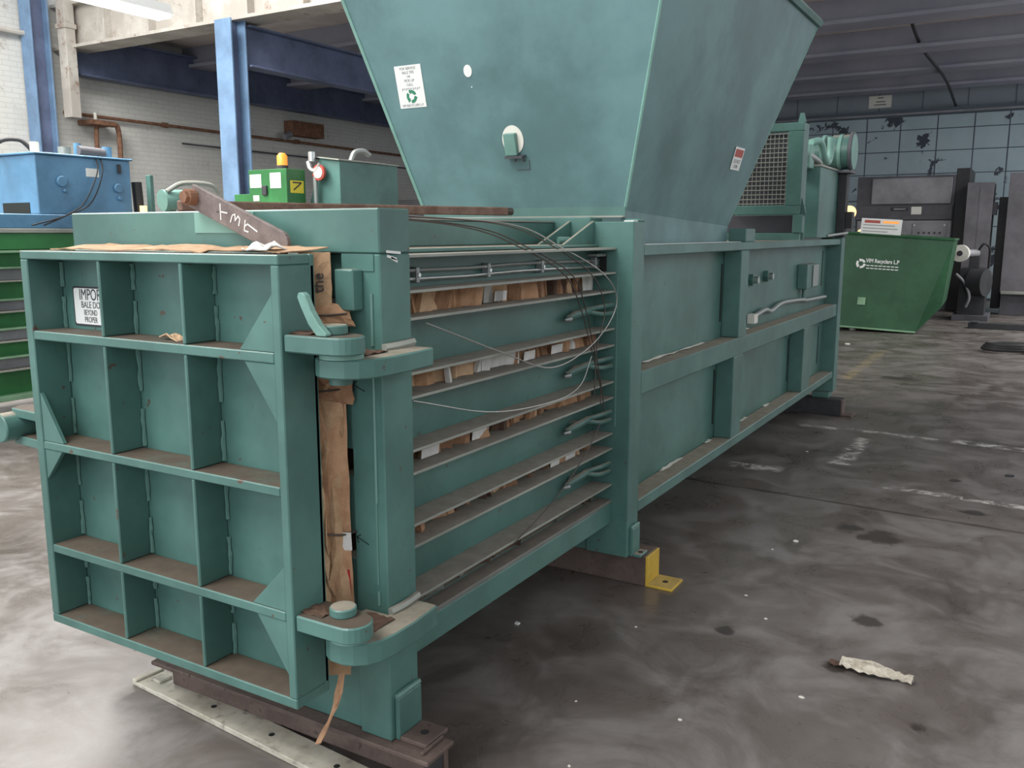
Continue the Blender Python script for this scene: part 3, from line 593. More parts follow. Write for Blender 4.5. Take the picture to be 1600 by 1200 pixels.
# ------------------------------------------------------------------ the bale, with its paper and loose sheets
bale = thing('cardboard_bale', (-2.15, 2.7, .362), 'brown cardboard and paper bale packed inside the slatted chamber', 'bale')
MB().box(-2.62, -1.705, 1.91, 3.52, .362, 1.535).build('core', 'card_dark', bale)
GAPS = [(1.354, 1.425), (1.118, 1.182), (.884, .946), (.652, .712), (.41, .475)]
pal = ['card_a']*5+['card_b']*4+['card_c']*3+['card_white']+['card_dark']*2
for gi, (z0, z1) in enumerate(GAPS):
    y = 2.0
    while y < 3.50:
        w = random.choice((.02, .03, .04, .05, .07, .10)); w = min(w, 3.53-y)
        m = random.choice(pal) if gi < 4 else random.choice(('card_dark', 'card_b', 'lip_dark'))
        d = random.uniform(-.010, .022)
        M = Matrix.Translation((-1.678+d, y+w/2, (z0+z1)/2)) @ Matrix.Rotation(random.uniform(-.5, .5), 4, 'Z') @ Matrix.Rotation(random.uniform(-.2, .2), 4, 'Y')
        hw = w/2+.012; hh = (z1-z0)/2-.001
        b = MB(); n = 4; top_, bot = [], []
        pr = [(random.uniform(-.008, .012)) for _ in range(n+1)]
        for i in range(n+1):
            u = -hw+2*hw*i/n; top_.append(M @ Vector((pr[i], u, hh))); bot.append(M @ Vector((pr[i]+random.uniform(-.008, .008), u, -hh)))
        for p in top_: p.z = z1-.0005
        for p in bot: p.z = z0+.0005; p.y += random.uniform(-.015, .015)
        vv = bot+top_+[p+Vector((-.02, 0, 0)) for p in bot+top_]; N = n+1
        ff = [(i, i+1, N+i+1, N+i) for i in range(n)]+[(2*N+i+1, 2*N+i, 3*N+i, 3*N+i+1) for i in range(n)]+[(N+i, N+i+1, 3*N+i+1, 3*N+i) for i in range(n)]+[(0, N, 3*N, 2*N), (N-1, 3*N-1, 4*N-1, 2*N-1)]
        b.add(vv, ff).build('cardboard_sheet', m, bale)
        y += w
    for q in range(2 if gi < 4 else 0):
        yy = random.uniform(2.15, 3.4); M = frame((-1.645, yy, (z0+z1)/2-.01), (0, 1, 0), (.1, 0, 1)); sheet('paper_scrap', 'card_white', bale, M, random.uniform(.05, .10), .035, .002)
# paper squeezed out between door and post
crumple('wrapping_paper', 'paper', bale, lambda u, v: ((-1.690+.075*u+.010*math.sin(v*7), 1.745+.065*u+.006*math.sin(v*9), .34+.86*v), (.6, -.8, 0)), 5, 18, .011, .003, 5)
crumple('wrapping_paper', 'card_c', bale, lambda u, v: ((-1.672+.030*u+.012*math.sin(v*4), 1.732+.022*u, .44+.62*v), (.6, -.8, 0)), 3, 12, .009, .003, 6)
crumple('wrapping_paper', 'card_a', bale, lambda u, v: ((-1.655+.055*u-.012*v, 1.772+.050*u, .50+.70*v), (.6, -.8, 0)), 4, 10, .006, .003, 7)
crumple('wrapping_paper', 'card_b', bale, lambda u, v: ((-1.680+.095*u, 1.742+.085*u, 1.165+.075*v-.03*u), (.6, -.8, .3)), 7, 4, .009, .003, 8)
crumple('wrapping_paper', 'paper', bale, lambda u, v: ((-1.680+.062*u, 1.735+.056*u, 1.405+.145*v), (.6, -.8, 0)), 4, 6, .002, .003, 9)
crumple('wrapping_paper', 'card_a', bale, lambda u, v: ((-1.665+.10*u-.02*v, 1.738+.085*u-.012*math.sin(v*PI), 1.354+.072*v*(1-.3*u)), (.6, -.8, 0)), 6, 5, .006, .003, 10)
MB().box(-1.72, -1.613, 1.935, 1.955, .44, 1.40).build('packed_layer', 'card_dark', bale)
crumple('wrapping_paper', 'paper', bale, lambda u, v: ((-2.62+.97*u, 1.64+.18*v, 1.554+.003*math.sin(u*17)+.010*v), (0, -.2, 1)), 26, 4, .004, .003, 12)
crumple('white_scrap', 'card_white', bale, lambda u, v: ((-1.78+.11*u, 1.63+.06*v, 1.566), (0, -.4, 1)), 5, 3, .012, .003, 13)
crumple('torn_scrap', 'card_a', bale, lambda u, v: ((-1.585+.02*v-.05*u*u, 1.735-.055*u, .38-.20*u+.012*v), (1, -.5, .3)), 8, 2, .008, .003, 14)
MB().box(-1.628, -1.606, 1.810, 1.815, .57, .66).build('red_scrap', 'red_scrap', bale); sheet('paper_scrap', 'card_white', bale, frame((-1.612, 1.806, .745), (1, .5, 0), (.3, 0, 1)), .035, .055, .002)
text('paper_lettering', 'the', frame((-1.640, 1.7665, 1.470), (.0, .0, 1), (-.74, -.67, 0)), .040, 'ink', bale, depth=.006)
MB().tube(bez([(-1.675, 1.722, 1.185), (-1.655, 1.735, 1.178), (-1.615, 1.785, 1.180), (-1.60, 1.84, 1.182)], 5), .003, 6).build('bale_tie', 'wire', bale); MB().tube(bez([(-1.675, 1.722, .80), (-1.65, 1.735, .785), (-1.615, 1.785, .768), (-1.60, 1.84, .766)], 5), .003, 6).build('bale_tie', 'wire', bale)
MB().tube(bez([(-1.67, 1.725, 1.388), (-1.62, 1.75, 1.385), (-1.575, 1.80, 1.388)], 5), .003, 6).build('bale_tie', 'wire', bale)
cs = thing('cardboard_scrap', (-2.05, 1.65, 1.302), 'torn scrap of cardboard lying on the top shelf of the bale door', 'scrap')
crumple('sheet', 'card_c', cs, lambda u, v: ((-2.13+.11*u, 1.635+.035*v, 1.3065+.010*math.sin(u*6)), (0, 0, 1)), 7, 3, .006, .003, 15)

# loose bale wires (each its own thing)
def wire(pts, label, mat='wire', r=.0026):
    o = MB().tube(bez(pts, 10), r, 6).build('bale_wire', mat, None, 0, True); tag(o, label, 'wire', 'loose bale wires')
wire([(-1.85, 2.05, 1.662), (-1.70, 2.55, 1.62), (-1.60, 2.78, 1.545), (-1.555, 3.03, 1.44), (-1.55, 3.16, 1.30), (-1.553, 3.25, 1.16), (-1.555, 3.30, 1.08), (-1.553, 3.36, .96), (-1.55, 3.36, .88)], 'thin loose wire drooping over the slats, left one of the left pair')
wire([(-1.84, 2.12, 1.66), (-1.69, 2.60, 1.62), (-1.60, 2.83, 1.545), (-1.552, 3.08, 1.44), (-1.55, 3.20, 1.30), (-1.55, 3.27, 1.16), (-1.55, 3.33, 1.05), (-1.55, 3.40, .85)], 'thin loose wire drooping over the slats, right one of the left pair')
wire([(-1.83, 2.3, 1.658), (-1.70, 2.80, 1.63), (-1.60, 3.03, 1.545), (-1.55, 3.26, 1.43), (-1.54, 3.36, 1.30), (-1.545, 3.34, 1.20), (-1.55, 3.31, 1.12), (-1.552, 3.30, .93)], 'thin loose wire bending down past the wire guides, left one of the right pair')
wire([(-1.82, 2.35, 1.658), (-1.69, 2.86, 1.63), (-1.60, 3.08, 1.545), (-1.54, 3.33, 1.44), (-1.53, 3.46, 1.33), (-1.54, 3.40, 1.22), (-1.55, 3.20, 1.13), (-1.55, 2.90, 1.10), (-1.552, 2.55, 1.20), (-1.558, 2.13, 1.335)], 'long bright loose wire sagging from the first slat to the wire guides', 'wire_bright')
wire([(-1.553, 3.27, 1.10), (-1.553, 3.16, .99), (-1.554, 2.92, .965), (-1.556, 2.5, 1.00), (-1.558, 2.06, 1.11)], 'thin grey loose wire sagging across the third slat', 'wire_bright', .002)
wire([(-1.555, 3.37, .80), (-1.553, 3.22, .69), (-1.553, 2.92, .56), (-1.556, 2.65, .488)], 'thin dark loose wire slanting across the two lowest slats')

# brown bar and lever lying on top of the front beam
ba = thing('tie_bar', (-2.1, 2.6, 1.665), 'long rusty brown steel bar lying across the top of the baler', 'bar')
p0, p1 = Vector((-2.375, 1.93, 1.6855)), Vector((-1.965, 3.30, 1.690)); d = (p1-p0).normalized()
MB().box(0, (p1-p0).length-.02, -.017, .017, -.017, .017, frame(p0, d, Vector((0, 0, 1)).cross(d))).build('shaft', 'rust_bar', ba, .004); MB().cyl(p1-d*.04, p1+d*.012, .016, 12).build('tip', 'wire', ba)
lv = thing('lever_plate', (-2.1, 1.80, 1.5), 'grey flat steel lever with chalk marks leaning against the front beam', 'lever')
L0, L1 = Vector((-2.155, 1.815, 1.703)), Vector((-1.800, 1.795, 1.572)); u = (L1-L0); LM = frame(L0, u, (0, 0, 1)); LL = u.length
pts = [(-.02, -.034), (LL-.0, -.034)]+arc(LL, 0, .034, -90, 90, 8)[1:]+[(-.02, .034)]
b = MB().prism(pts, 'z', -.007, .007); b.v = [tuple(LM @ Vector(p)) for p in b.v]; b.build('plate', 'lever_steel', lv, .0015)
MB().cyl(LM @ Vector((-.002, .0, .0075)), LM @ Vector((-.002, .0, .034)), .024, 14).build('bolt', 'rust', lv); MB().cyl(LM @ Vector((-.002, 0, .0345)), LM @ Vector((-.002, 0, .045)), .018, 6).build('nut', 'rust', lv)
CM = local(LM, LL*.40, 0, .0075)
for segs in ([(-.035, .02, -.02, -.02), (-.028, .0, .0, .006)], [(.022, -.012, .024, .008), (.024, .008, .034, .014), (.034, .014, .040, -.002), (.040, -.002, .048, .014), (.048, .014, .058, .008), (.058, .008, .058, -.010)], [(.08, .012, .084, -.016), (.084, -.016, .10, -.014), (.084, -.002, .092, .006), (.092, .006, .135, .0)]):
    strokes('chalk_mark', 'chalk', lv, CM, segs, .004)

# ------------------------------------------------------------------ neighbour baler behind, at the left
nb = thing('green_baler', (-7.6, 6.5, .0), 'bright green slatted baler standing behind the bale door at the left edge', 'baler')
NX = -6.95
def N(name, x0, x1, y0, y1, z0, z1, mat='green', parent=None): return box(name, mat, parent or nb, x0, x1, y0, y1, z0, z1, .004)
N('side_wall', -8.3, NX-.10, 1.9, 10.3, .30, 1.60); N('top_flange', -8.3, NX, 1.9, 10.3, 1.60, 1.635, 'lip'); N('top_channel', NX-.0995, NX-.02, 1.9, 10.3, 1.47, 1.5995); N('bottom_rail', NX-.0995, NX, 1.9, 10.3, .28, .32, 'green_edge')
N('tube_rail', NX-.0995, NX-.01, 1.9, 10.3, 1.445, 1.465, 'green_edge')
for z0, z1 in ((1.23, 1.32), (.99, 1.07), (.755, .84), (.525, .615)):
    N('slot', NX-.0995, NX-.09, 1.9, 10.3, z0, z1, 'grey_machine'); N('slat_lip', NX-.0995, NX, 1.9, 10.3, z0-.012, z0-.0005, 'lip'); N('slat_lip', NX-.0995, NX-.02, 1.9, 10.3, z1+.0005, z1+.015, 'green_edge')
    MB().cyl((NX-.09, 4.35, z1+.09), (NX-.03, 4.5, z1+.10), .014, 8).build('wire_guide', 'green_edge', nb)
for y in (2.2, 6, 9.8): N('skid', -8.4, NX+.05, y, y+.14, 0, .299, 'skid_brown')
bt = thing('blue_oil_tank', (-7.3, 4.7, 1.636), 'blue hydraulic oil tank standing on the green baler by the brick wall', 'tank')
def B(name, x0, x1, y0, y1, z0, z1, mat='blue', parent=None): return box(name, mat, parent or bt, x0, x1, y0, y1, z0, z1, .006)
B('plinth', -8.1, NX-.01, 3.2, 5.2, 1.636, 1.75); B('tank', -7.62, -7.0, 4.32, 5.19, 1.752, 2.225); 
B('lid', -7.64, -6.98, 4.30, 5.21, 2.2255, 2.243); MB().prism([(4.34, 1.7525), (4.60, 1.7525), (4.40, 1.85), (4.34, 1.85)], 'x', -7.62, -7.622).build('cut_out', 'interior', bt)
MB().box(-7.50, -7.12, 4.316, 4.3195, 1.752, 1.845).build('cut_out', 'interior', bt)
for (y, z, r) in ((4.53, 2.02, .045), (5.05, 1.985, .040), (5.06, 1.90, .02), (4.55, 1.945, .015)):
    MB().cyl((-7.0, y, z), (-6.975, y, z), r, 20).build('port_cap', 'blue', bt, .006, True)
box('tank_label', 'white', bt, -6.9995, -6.997, 4.76, 4.88, 2.07, 2.14, 0); box('gauge', 'ink', bt, -6.9995, -6.98, 5.06, 5.085, 2.11, 2.19, 0)
for (y, r, h, m) in ((4.42, .035, .09, 'plug'), (4.68, .05, .07, 'steel_dull'), (4.80, .03, .11, 'blue'), (4.98, .03, .08, 'plug'), (5.08, .04, .10, 'blue')):
    MB().cyl((-7.15, y, 2.2435), (-7.15, y, 2.2435+h), r, 14).build('fitting', m, bt, 0, True)
MB().cyl((-7.12, 4.78, 2.29), (-7.12, 5.02, 2.28), .045, 16).build('motor', 'grey_dark', bt, 0, True)
MB().tube(bez([(-7.4, 4.1, 1.8), (-7.45, 4.25, 2.28), (-7.35, 4.4, 2.36), (-7.3, 4.5, 2.27)], 8), .018, 8).build('hose', 'rubber', bt, 0, True)
for k in range(2): MB().tube(bez([(-7.0, 4.86+.04*k, 2.25), (-6.965, 4.84+.05*k, 2.1), (-6.965, 4.70+.06*k, 1.85), (-6.93, 4.50, 1.74), (-6.92, 4.3-.1*k, 1.66)], 8), .006, 6).build('cable', 'rubber', bt, 0, True)
vb = thing('valve_assembly', (-6.98, 6.0, 1.636), 'teal valve body with a looped hose seen above the front beam', 'valve')
MB().cyl((-7.2, 5.75, 1.636), (-7.2, 5.75, 1.90), .05).build('stem', 'teal', vb); MB().tube([(-7.12, 5.6, 1.90), (-7.05, 6.0, 1.93)], [.10, .08], 16).build('body', 'teal_light', vb, 0, True)
MB().tube(bez([(-7.05, 5.6, 1.98), (-7.0, 5.75, 2.06), (-6.98, 6.05, 2.06), (-6.98, 6.15, 1.98)], 8), .022, 8).build('hose', 'lip', vb, 0, True); MB().tube(bez([(-7.1, 5.75, 1.93), (-7.0, 5.85, 1.82), (-6.98, 6.2, 1.80)], 8), .03, 8).build('hose', 'rubber', vb, 0, True)
gp = box('guard_post', 'teal', None, -7.10, -7.04, 5.42, 5.46, 1.636, 2.12); tag(gp, 'thin teal upright post between the blue tank and the valve', 'post')
bp = MB().tube([(-7.05, 5.30, 1.636), (-7.06, 5.29, 2.05)], .045, 10).build('rubber_buffer', 'rubber'); tag(bp, 'short black upright post right beside the blue tank', 'post')
al = MB().cyl((-6.95, 5.262, 1.78), (-6.95, 5.262, 1.84), .03, 12).build('amber_button', 'amber_lamp'); tag(al, 'small amber lamp at the lower corner of the blue tank', 'lamp'); MB().box(-6.98, -6.92, 5.235, 5.285, 1.636, 1.78).build('lamp_stem', 'rubber', al)
gb = thing('control_box', (-7.2, 7.1, 1.636), 'green control box with stickers and an amber beacon', 'control box')
G = lambda name, *a, mat='green', p=None: box(name, mat, p or gb, *a, .004)
G('box', -7.46, -6.90, 7.0, 7.28, 1.80, 2.27); G('foot', -7.4, -6.95, 7.02, 7.26, 1.636, 1.7995); G('side_wing', -7.75, -7.4605, 7.05, 7.2, 1.80, 2.02)
for (x0, x1, z0, z1, m) in ((-7.44, -7.27, 2.08, 2.22, 'white'), (-7.14, -6.98, 2.07, 2.23, 'white'), (-7.40, -7.31, 1.94, 2.00, 'white')): G('sticker', x0, x1, 6.996, 6.9995, z0, z1, mat=m)
G('switch', -7.25, -7.18, 6.975, 6.9995, 2.0, 2.10, mat='ink'); G('warning_sticker', -6.8995, -6.896, 7.05, 7.25, 2.02, 2.15, mat='decal_yellow')
strokes('sticker_mark', 'ink', gb, frame((-6.895, 7.15, 2.085), (0, 1, 0), (0, 0, 1)), [(-.05, -.03, .05, .035), (-.06, .045, .06, .045)], .015)
bc = MB().cyl((-7.05, 7.1, 2.2705), (-7.05, 7.1, 2.31), .06, 16).build('beacon_base', 'ink', gb, 0, True); MB().tube([(-7.05, 7.1, 2.311), (-7.05, 7.1, 2.41), (-7.05, 7.1, 2.44)], [.055, .055, .03], 16).build('beacon', 'amber', gb, 0, True)
ga = thing('pipe_manifold', (-6.75, 7.5, 1.636), 'silver pipe fittings and gauge between the control box and the shroud', 'fittings')
MB().cyl((-6.8, 7.33, 1.636), (-6.8, 7.33, 2.2), .025).build('riser', 'steel_dull', ga); MB().tube(bez([(-6.88, 7.32, 2.36), (-6.85, 7.32, 2.28), (-6.78, 7.33, 2.26), (-6.72, 7.33, 2.33)], 6), .03, 8).build('elbow', 'steel', ga, 0, True)
MB().cyl((-6.74, 7.34, 2.24), (-6.74, 7.31, 2.24), .085, 18).build('gauge', 'decal_red', ga, 0, True); MB().cyl((-6.74, 7.309, 2.24), (-6.74, 7.303, 2.24), .062, 18).build('gauge_face', 'plug', ga); MB().cyl((-6.84, 7.33, 2.36), (-6.84, 7.33, 2.46), .04, 12).build('cap', 'steel', ga, 0, True)
sh = thing('machine_shroud', (-6.8, 7.9, 1.636), 'sloping teal sheet metal shroud right of the green control box', 'shroud')
MB().hexa([(-7.05, 7.40, 1.636), (-6.51, 7.40, 1.636), (-6.51, 8.40, 1.636), (-7.05, 8.40, 1.636)], [(-6.80, 7.40, 2.40), (-6.515, 7.40, 2.36), (-6.515, 8.40, 2.36), (-6.80, 8.40, 2.40)]).build('cover', 'teal', sh, .004)
MB().hexa([(-6.82, 7.37, 2.402), (-6.50, 7.37, 2.362), (-6.50, 8.42, 2.362), (-6.82, 8.42, 2.402)], [(-6.82, 7.37, 2.416), (-6.50, 7.37, 2.376), (-6.50, 8.42, 2.376), (-6.82, 8.42, 2.416)]).build('lid', 'lip', sh)
MB().tube(bez([(-6.66, 7.75, 2.38), (-6.64, 7.8, 2.48), (-6.60, 7.9, 2.50), (-6.58, 7.98, 2.46)], 6), .03, 8).build('elbow', 'steel_dull', sh, 0, True)
dk = thing('dark_machine', (-8.5, 12.6, 0), 'dark machine body half hidden behind the hopper near the far brick wall', 'machine')
box('body', 'black_machine', dk, -9.6, -7.4, 12.2, 13.6, 0, 2.15); box('cabinet', 'grey_machine', dk, -8.6, -7.6, 13.7, 14.6, 0, 3.1); box('gantry', 'grey_dark', dk, -10.2, -7.2, 14.7, 14.9, 3.3, 3.55); box('gantry_leg', 'grey_dark', dk, -10.2, -10.05, 14.7, 14.9, 0, 3.3); box('gantry_leg', 'grey_dark', dk, -7.4, -7.2, 14.7, 14.9, 0, 3.3)
hl = thing('bay_lamp', (-8.55, 14.2, 3.3), 'grey bell-shaped lamp hanging beside the left edge of the hopper', 'lamp')
MB().tube([(-8.55, 14.2, 3.35), (-8.55, 14.2, 3.5), (-8.55, 14.2, 3.7), (-8.55, 14.2, 3.95)], [.20, .18, .11, .09], 16).build('shade', 'grey_machine', hl, 0, True); MB().cyl((-8.55, 14.2, 3.95), (-8.55, 14.2, ZC), .012, 6).build('cord', 'wire', hl)
ex = thing('wall_box', (-14.9, 16.2, 2.9), 'small red-brown box mounted on the left brick wall under the beam', 'box')
box('body', 'rust', ex, -14.995, -14.7, 15.2, 16.2, 3.78, 4.10); MB().cyl((-14.8, 15.0, 3.72), (-14.8, 15.2, 3.80), .07).build('horn', 'grey_machine', ex)

# ------------------------------------------------------------------ green dumpster and the machines at the back, right
du = thing('dumpster', (-2.2, 16.2, 0), 'green wedge-sided dumpster with white lettering and a recycling mark', 'dumpster')
FP = [(-2.90, .075), (-1.61, .025), (-1.27, .44), (-1.16, 1.49), (-2.90, 1.605)]
def ring(y, k, dz): return [Vector((-2.3+(x+2.3)*k, y, max(z, .03)+dz)) for x, z in FP]
fr, bk = ring(15.40, 1, 0), ring(17.3, .93, 0)
fr[2].y += .10; fi = [p+Vector((.04 if i_ in (0, 4) else -.05, .04, .04 if i_ < 2 else 0)) for i_, p in enumerate(fr)]; bi = [p+Vector((.04 if i_ in (0, 4) else -.05, -.04, .04 if i_ < 2 else 0)) for i_, p in enumerate(bk)]
wl = MB(); n5 = 5
wl.add(fr+bk+fi+bi, [(0, 1, 2, 3, 4), (9, 8, 7, 6, 5), (14, 13, 12, 11, 10), (15, 16, 17, 18, 19)]+[(i_, i_+5, (i_+1) % 5+5, (i_+1) % 5) for i_ in (0, 1, 2, 4)]+[(10+i_, 10+(i_+1) % 5, 15+(i_+1) % 5, 15+i_) for i_ in (0, 1, 2, 4)]+[(3, 13, 14, 4), (8, 9, 19, 18), (3, 8, 18, 13), (4, 14, 19, 9)])
wl.build('body', 'green_skip', du)
rim = MB()
for a, b in ((fr[3], fr[4]), (fr[3], bk[3]), (bk[3], bk[4]), (bk[4], fr[4])): rim.tube([a, b], .022, 6)
rim.build('rim', 'green_skip', du); MB().tube([fr[0], fr[1]], .016, 6).build('bottom_edge', 'green_edge', du)
A_, B_ = [fr[0], Vector((-1.25, 15.40, .04))], [fr[4], fr[3]]; nrm = Vector((0, -1, 0))
def DP(s_, z_):   # point on the front sheet
    a = A_[0].lerp(A_[1], s_); c2 = B_[0].lerp(B_[1], s_); return a.lerp(c2, z_)+nrm*.004
def DF(s_, z_): return frame(DP(s_, z_), DP(s_+.05, z_)-DP(s_-.05, z_), DP(s_, z_+.05)-DP(s_, z_-.05))
logo(DF(.235, .69), .075, 'white', du); text('lettering', 'VIM Recyclers L.P', DF(.425, .725), .088, 'white', du, bold=.002, sx=.78)
for zz in (.675, .645): strokes('small_lettering', 'white', du, DF(.43, zz), [(-.24+.062*k, 0, -.205+.062*k, 0) for k in range(8)], .014)
sheet('forklift_stub', 'green_edge', du, DF(.27, .29), .12, .12, .03)
for (x, y) in ((-2.6, 15.6), (-1.75, 15.6), (-2.6, 16.8), (-1.75, 16.8)): MB().cyl((x, y, 0), (x, y, .11), .05).build('foot', 'plug', du)
sl = sheet('paper_sign', 'white', None, frame((-2.26, 15.62, 1.70), (1, 0, -.06), (0, 0, 1)), .62, .25, .004)
tag(sl, 'white paper notice with red heading standing on the dumpster', 'sign'); M = frame((-2.26, 15.615, 1.70), (1, 0, -.06), (0, 0, 1))
sheet('heading', 'decal_red', sl, local(M, -.14, .075), .24, .045, .003); sheet('heading', 'amber', sl, local(M, .14, .075), .24, .035, .003); strokes('small_print', 'lip', sl, local(M, 0, 0), [(-.27, .02, .2, .02), (-.27, -.03, .25, -.03), (-.27, -.08, .1, -.08)], .012, .003)
MB().cyl((-2.4, 15.7, .08), (-2.4, 15.64, 1.60), .01, 6).build('stake', 'wire', sl)
for (x, z, r, lab) in ((-2.85, 2.00, .13, 'large round amber lamp glowing beside the oil tank'), (-2.60, 1.60, .075, 'small round amber lamp glowing above the dumpster rim')):
    y = 18.6; o = MB().cyl((x-.45, y, z), (x-.45, y+.05, z), r, 20).build('signal_lamp', 'amber_lamp', None, 0, True); tag(o, lab, 'lamp'); MB().box(x-.5, x-.4, y+.051, y+.12, 0, z+r*.5).build('lamp_post', 'grey_dark', o)
vm = thing('grey_compactor', (-2.5, 20.9, 0), 'grey compactor with a pale upper panel and control panel behind the dumpster', 'machine')
V = lambda name, *a, mat='grey_machine', p=None: box(name, mat, p or vm, *a, .008)
V('body', -3.50, -1.60, 20.55, 22.0, 0, 2.78, mat='grey_dark'); V('upper_panel', -3.20, -1.66, 20.50, 20.5495, 2.20, 2.73); V('cross_rail', -3.50, -1.62, 20.48, 20.5495, 1.87, 2.17, mat='grey_dark')
lp = V('control_panel', -3.45, -1.62, 20.47, 20.5495, 1.30, 1.855); V('button_plate', -2.35, -1.70, 20.455, 20.4695, 1.45, 1.80, p=lp)
for x in (-2.22, -2.12, -2.02, -1.92, -1.82): MB().cyl((x, 20.44, 1.60), (x, 20.4545, 1.60), .022, 10).build('button', 'ink', lp)
for x in (-2.31, -1.74): MB().cyl((x, 20.44, 1.76), (x, 20.4545, 1.76), .016, 8).build('screw', 'plug', lp)
V('nameplate', -2.80, -2.45, 20.465, 20.4795, 2.06, 2.13, mat='ink'); strokes('nameplate_print', 'grey_machine', vm, frame((-2.62, 20.464, 2.095), (1, 0, 0), (0, 0, 1)), [(-.1, 0, .1, 0)], .03); V('sticker', -2.40, -2.20, 20.465, 20.4795, 1.98, 2.14, mat='plug')
V('side_rail', -1.598, -1.35, 20.55, 22.0, .0, 2.90, mat='black_machine'); V('lower_body', -3.4, -1.62, 20.50, 20.5495, .3, 1.29, mat='grey_dark')
c1 = thing('machine_cabinet', (-1.1, 20.4, 0), 'tall plain grey cabinet with a small control box behind the round pulley', 'cabinet')
box('body', 'grey_cabinet', c1, -1.345, -.88, 20.0, 20.9, .55, 2.58); box('base', 'grey_dark', c1, -1.32, -.90, 20.02, 20.88, 0, .5495); box('side_box', 'ink', c1, -.8795, -.80, 20.1, 20.4, 1.95, 2.2); box('door_seam', 'grey_dark', c1, -1.12, -1.11, 19.996, 19.9999, .6, 2.5, 0)
c2 = thing('machine_cabinet', (-.2, 20.4, 0), 'broad grey cabinet at the right edge of the picture', 'cabinet')
box('body', 'grey_cabinet', c2, -.62, .5, 20.0, 21.2, .45, 2.75); box('base', 'grey_dark', c2, -.60, .48, 20.02, 21.1, 0, .4495); box('side_duct', 'black_machine', c2, -.78, -.6205, 20.3, 21.0, .1, 2.3); box('shelf', 'lip', c2, -.60, .4, 19.8, 19.9999, .42, .47)
pm = thing('pulley_machine', (-1.25, 18.6, 0), 'dark belt-driven machine with a round cream pulley beside the dumpster', 'machine')
box('base', 'grey_dark', pm, -1.32, -.72, 18.3, 19.2, 0, .10); box('frame', 'black_machine', pm, -1.25, -.80, 18.45, 19.1, .1, .95); MB().cyl((-1.05, 18.5, .7), (-.80, 18.4, .7), .25, 20).build('motor', 'black_machine', pm, 0, True)
MB().cyl((-1.27, 18.36, 1.23), (-1.25, 18.44, 1.23), .155, 24).build('pulley', 'plug', pm, 0, True); MB().cyl((-1.273, 18.345, 1.23), (-1.268, 18.365, 1.23), .05, 16).build('hub', 'ink', pm, 0, True); MB().cyl((-1.25, 18.44, 1.23), (-1.0, 18.7, 1.23), .07, 12).build('shaft', 'grey_machine', pm, 0, True)
box('bearing_stand', 'black_machine', pm, -1.12, -.95, 18.6, 18.8, .95, 1.18); MB().tube(bez([(-1.3, 18.35, .85), (-1.15, 18.3, .7), (-1.05, 18.3, .45), (-1.1, 18.35, .25)], 6), .025, 8).build('hose', 'grey_machine', pm, 0, True); MB().tube(bez([(-1.0, 18.7, 1.25), (-.9, 18.6, 1.40), (-.8, 18.7, 1.30), (-.8, 18.8, .95)], 6), .02, 8).build('cable', 'rubber', pm, 0, True)
pl = thing('timber_bearer', (-.5, 17.0, 0), 'dark bearer lying on the floor at the right edge', 'bearer'); MB().box(-.95, .3, 16.85, 17.05, 0, .10).build('plank', 'skid_black', pl, .006); MB().box(-.90, -.80, 16.80, 17.10, .1005, .12).build('cleat', 'skid_black', pl, .003)
coil = thing('hose_coil', (-.35, 13.6, 0), 'black coil of hose lying on the floor at the right edge', 'hose')
MB().tube([(-.25+.33*math.cos(a*.35)*(1-.004*a), 13.7+.22*math.sin(a*.35), .03+.0016*a) for a in range(56)], .028, 8).build('coil', 'rubber', coil, 0, True); MB().cyl((.05, 13.72, .028), (.16, 13.66, .028), .022, 10).build('nozzle', 'wire', coil)
nt = sheet('wall_notice', 'plug', None, frame((-3.69, YB-.014, 4.77), (1, 0, 0), (0, 0, 1)), .52, .29, .01); tag(nt, 'white notice fixed high on the blue back wall', 'sign')
strokes('notice_print', 'ink_grey', nt, frame((-3.69, YB-.026, 4.77), (1, 0, 0), (0, 0, 1)), [(-.08, .0, .10, .0), (-.12, -.07, .13, -.07), (-.05, .09, .06, .09)], .03)
cb = MB().tube(bez([(-2.1, 15.0, 5.15), (-2.15, 18, 4.9), (-2.0, 21, 4.75), (-2.0, 23.9, 4.55)], 8), .03, 6).build('hanging_cable', 'rubber'); tag(cb, 'dark cable running under the roof beams to the back wall', 'cable')

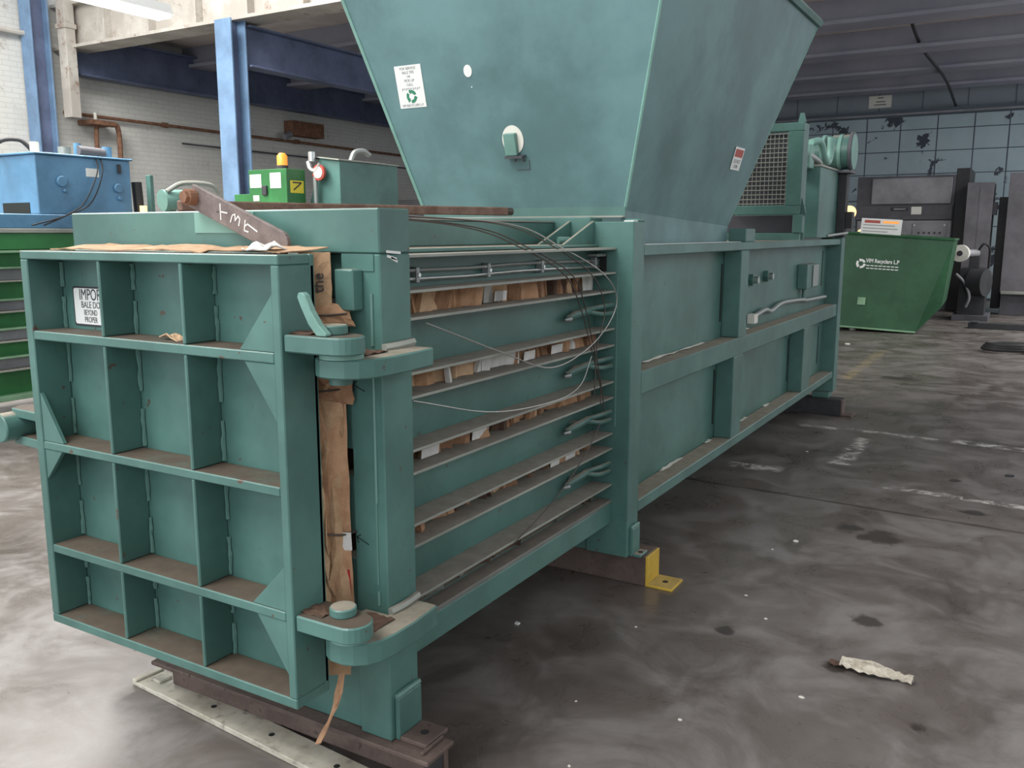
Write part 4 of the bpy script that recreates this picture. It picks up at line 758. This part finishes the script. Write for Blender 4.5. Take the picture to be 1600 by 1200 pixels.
# ------------------------------------------------------------------ litter on the floor
rg = thing('rag', (-.38, 3.28, 0), 'crumpled dirty white rag lying on the concrete floor at the right', 'rag')
RM = Matrix.Translation((-.385, 3.275, 0)) @ Matrix.Rotation(R(-6), 4, 'Z')
def ragf(u, v):
    w = .055*math.sin(PI*min(1, u*1.1+.12))+.018
    return (RM @ Vector((-.125+.25*u, (v-.5)*2*w*.75, .016+.012*math.sin(v*PI)+.007*math.sin(v*13+u*4))), (0, 0, 1))
crumple('cloth', 'rag', rg, ragf, 16, 9, .006, .002, 21)
crumple('dirty_corner', 'card_dark', rg, lambda u, v: (RM @ Vector((-.165+.05*u, -.03+.035*v, .010)), (0, 0, 1)), 4, 3, .007, .002, 22)
crumbs = [(-1.736, 2.977, .016, 'white'), (-.584, 2.973, .010, 'plug'), (-.977, 4.582, .016, 'plug'), (-.86, 3.55, .008, 'plug'), (-1.0, 3.75, .008, 'plug'), (-.90, 2.62, .008, 'plug'), (-1.25, 2.55, .006, 'plug'), (-1.1, 2.2, .006, 'plug'), (-.05, 6.6, .03, 'ink'), (-1.36, 6.6, .01, 'plug'), (-1.05, 4.4, .006, 'plug'), (-1.30, 3.2, .006, 'plug'), (-1.28, 1.95, .005, 'plug'), (-1.15, 1.85, .006, 'plug'), (-2.3, 13.5, .04, 'plug')]
where = ['just behind the post of the bale door', 'in front of the rag', 'between the rag and the saw-cut joint', 'nearest to the dark oil spot', 'beyond the dark oil spot', 'on the open floor nearest the camera', 'beside the post near the camera', 'close to the front skid on the right', 'near the white floor line, black', 'below the worn white cross', 'beside the yellow foot bracket', 'in front of the yellow foot bracket', 'beside the front skid end', 'off the front skid corner', 'on the floor before the dumpster']
for (x, y, r, m), w in zip(crumbs, where):
    b = MB(); n = 6; pts = [(x+r*random.uniform(.6, 1.2)*math.cos(k*PI/3), y+r*random.uniform(.5, 1)*math.sin(k*PI/3)) for k in range(n)]
    o = b.prism(pts, 'z', 0, r*.35).build('paper_crumb', m); tag(o, ('small dark crumb ' if m == 'ink' else 'small pale crumb of litter ')+w, 'litter', 'crumbs on the floor')
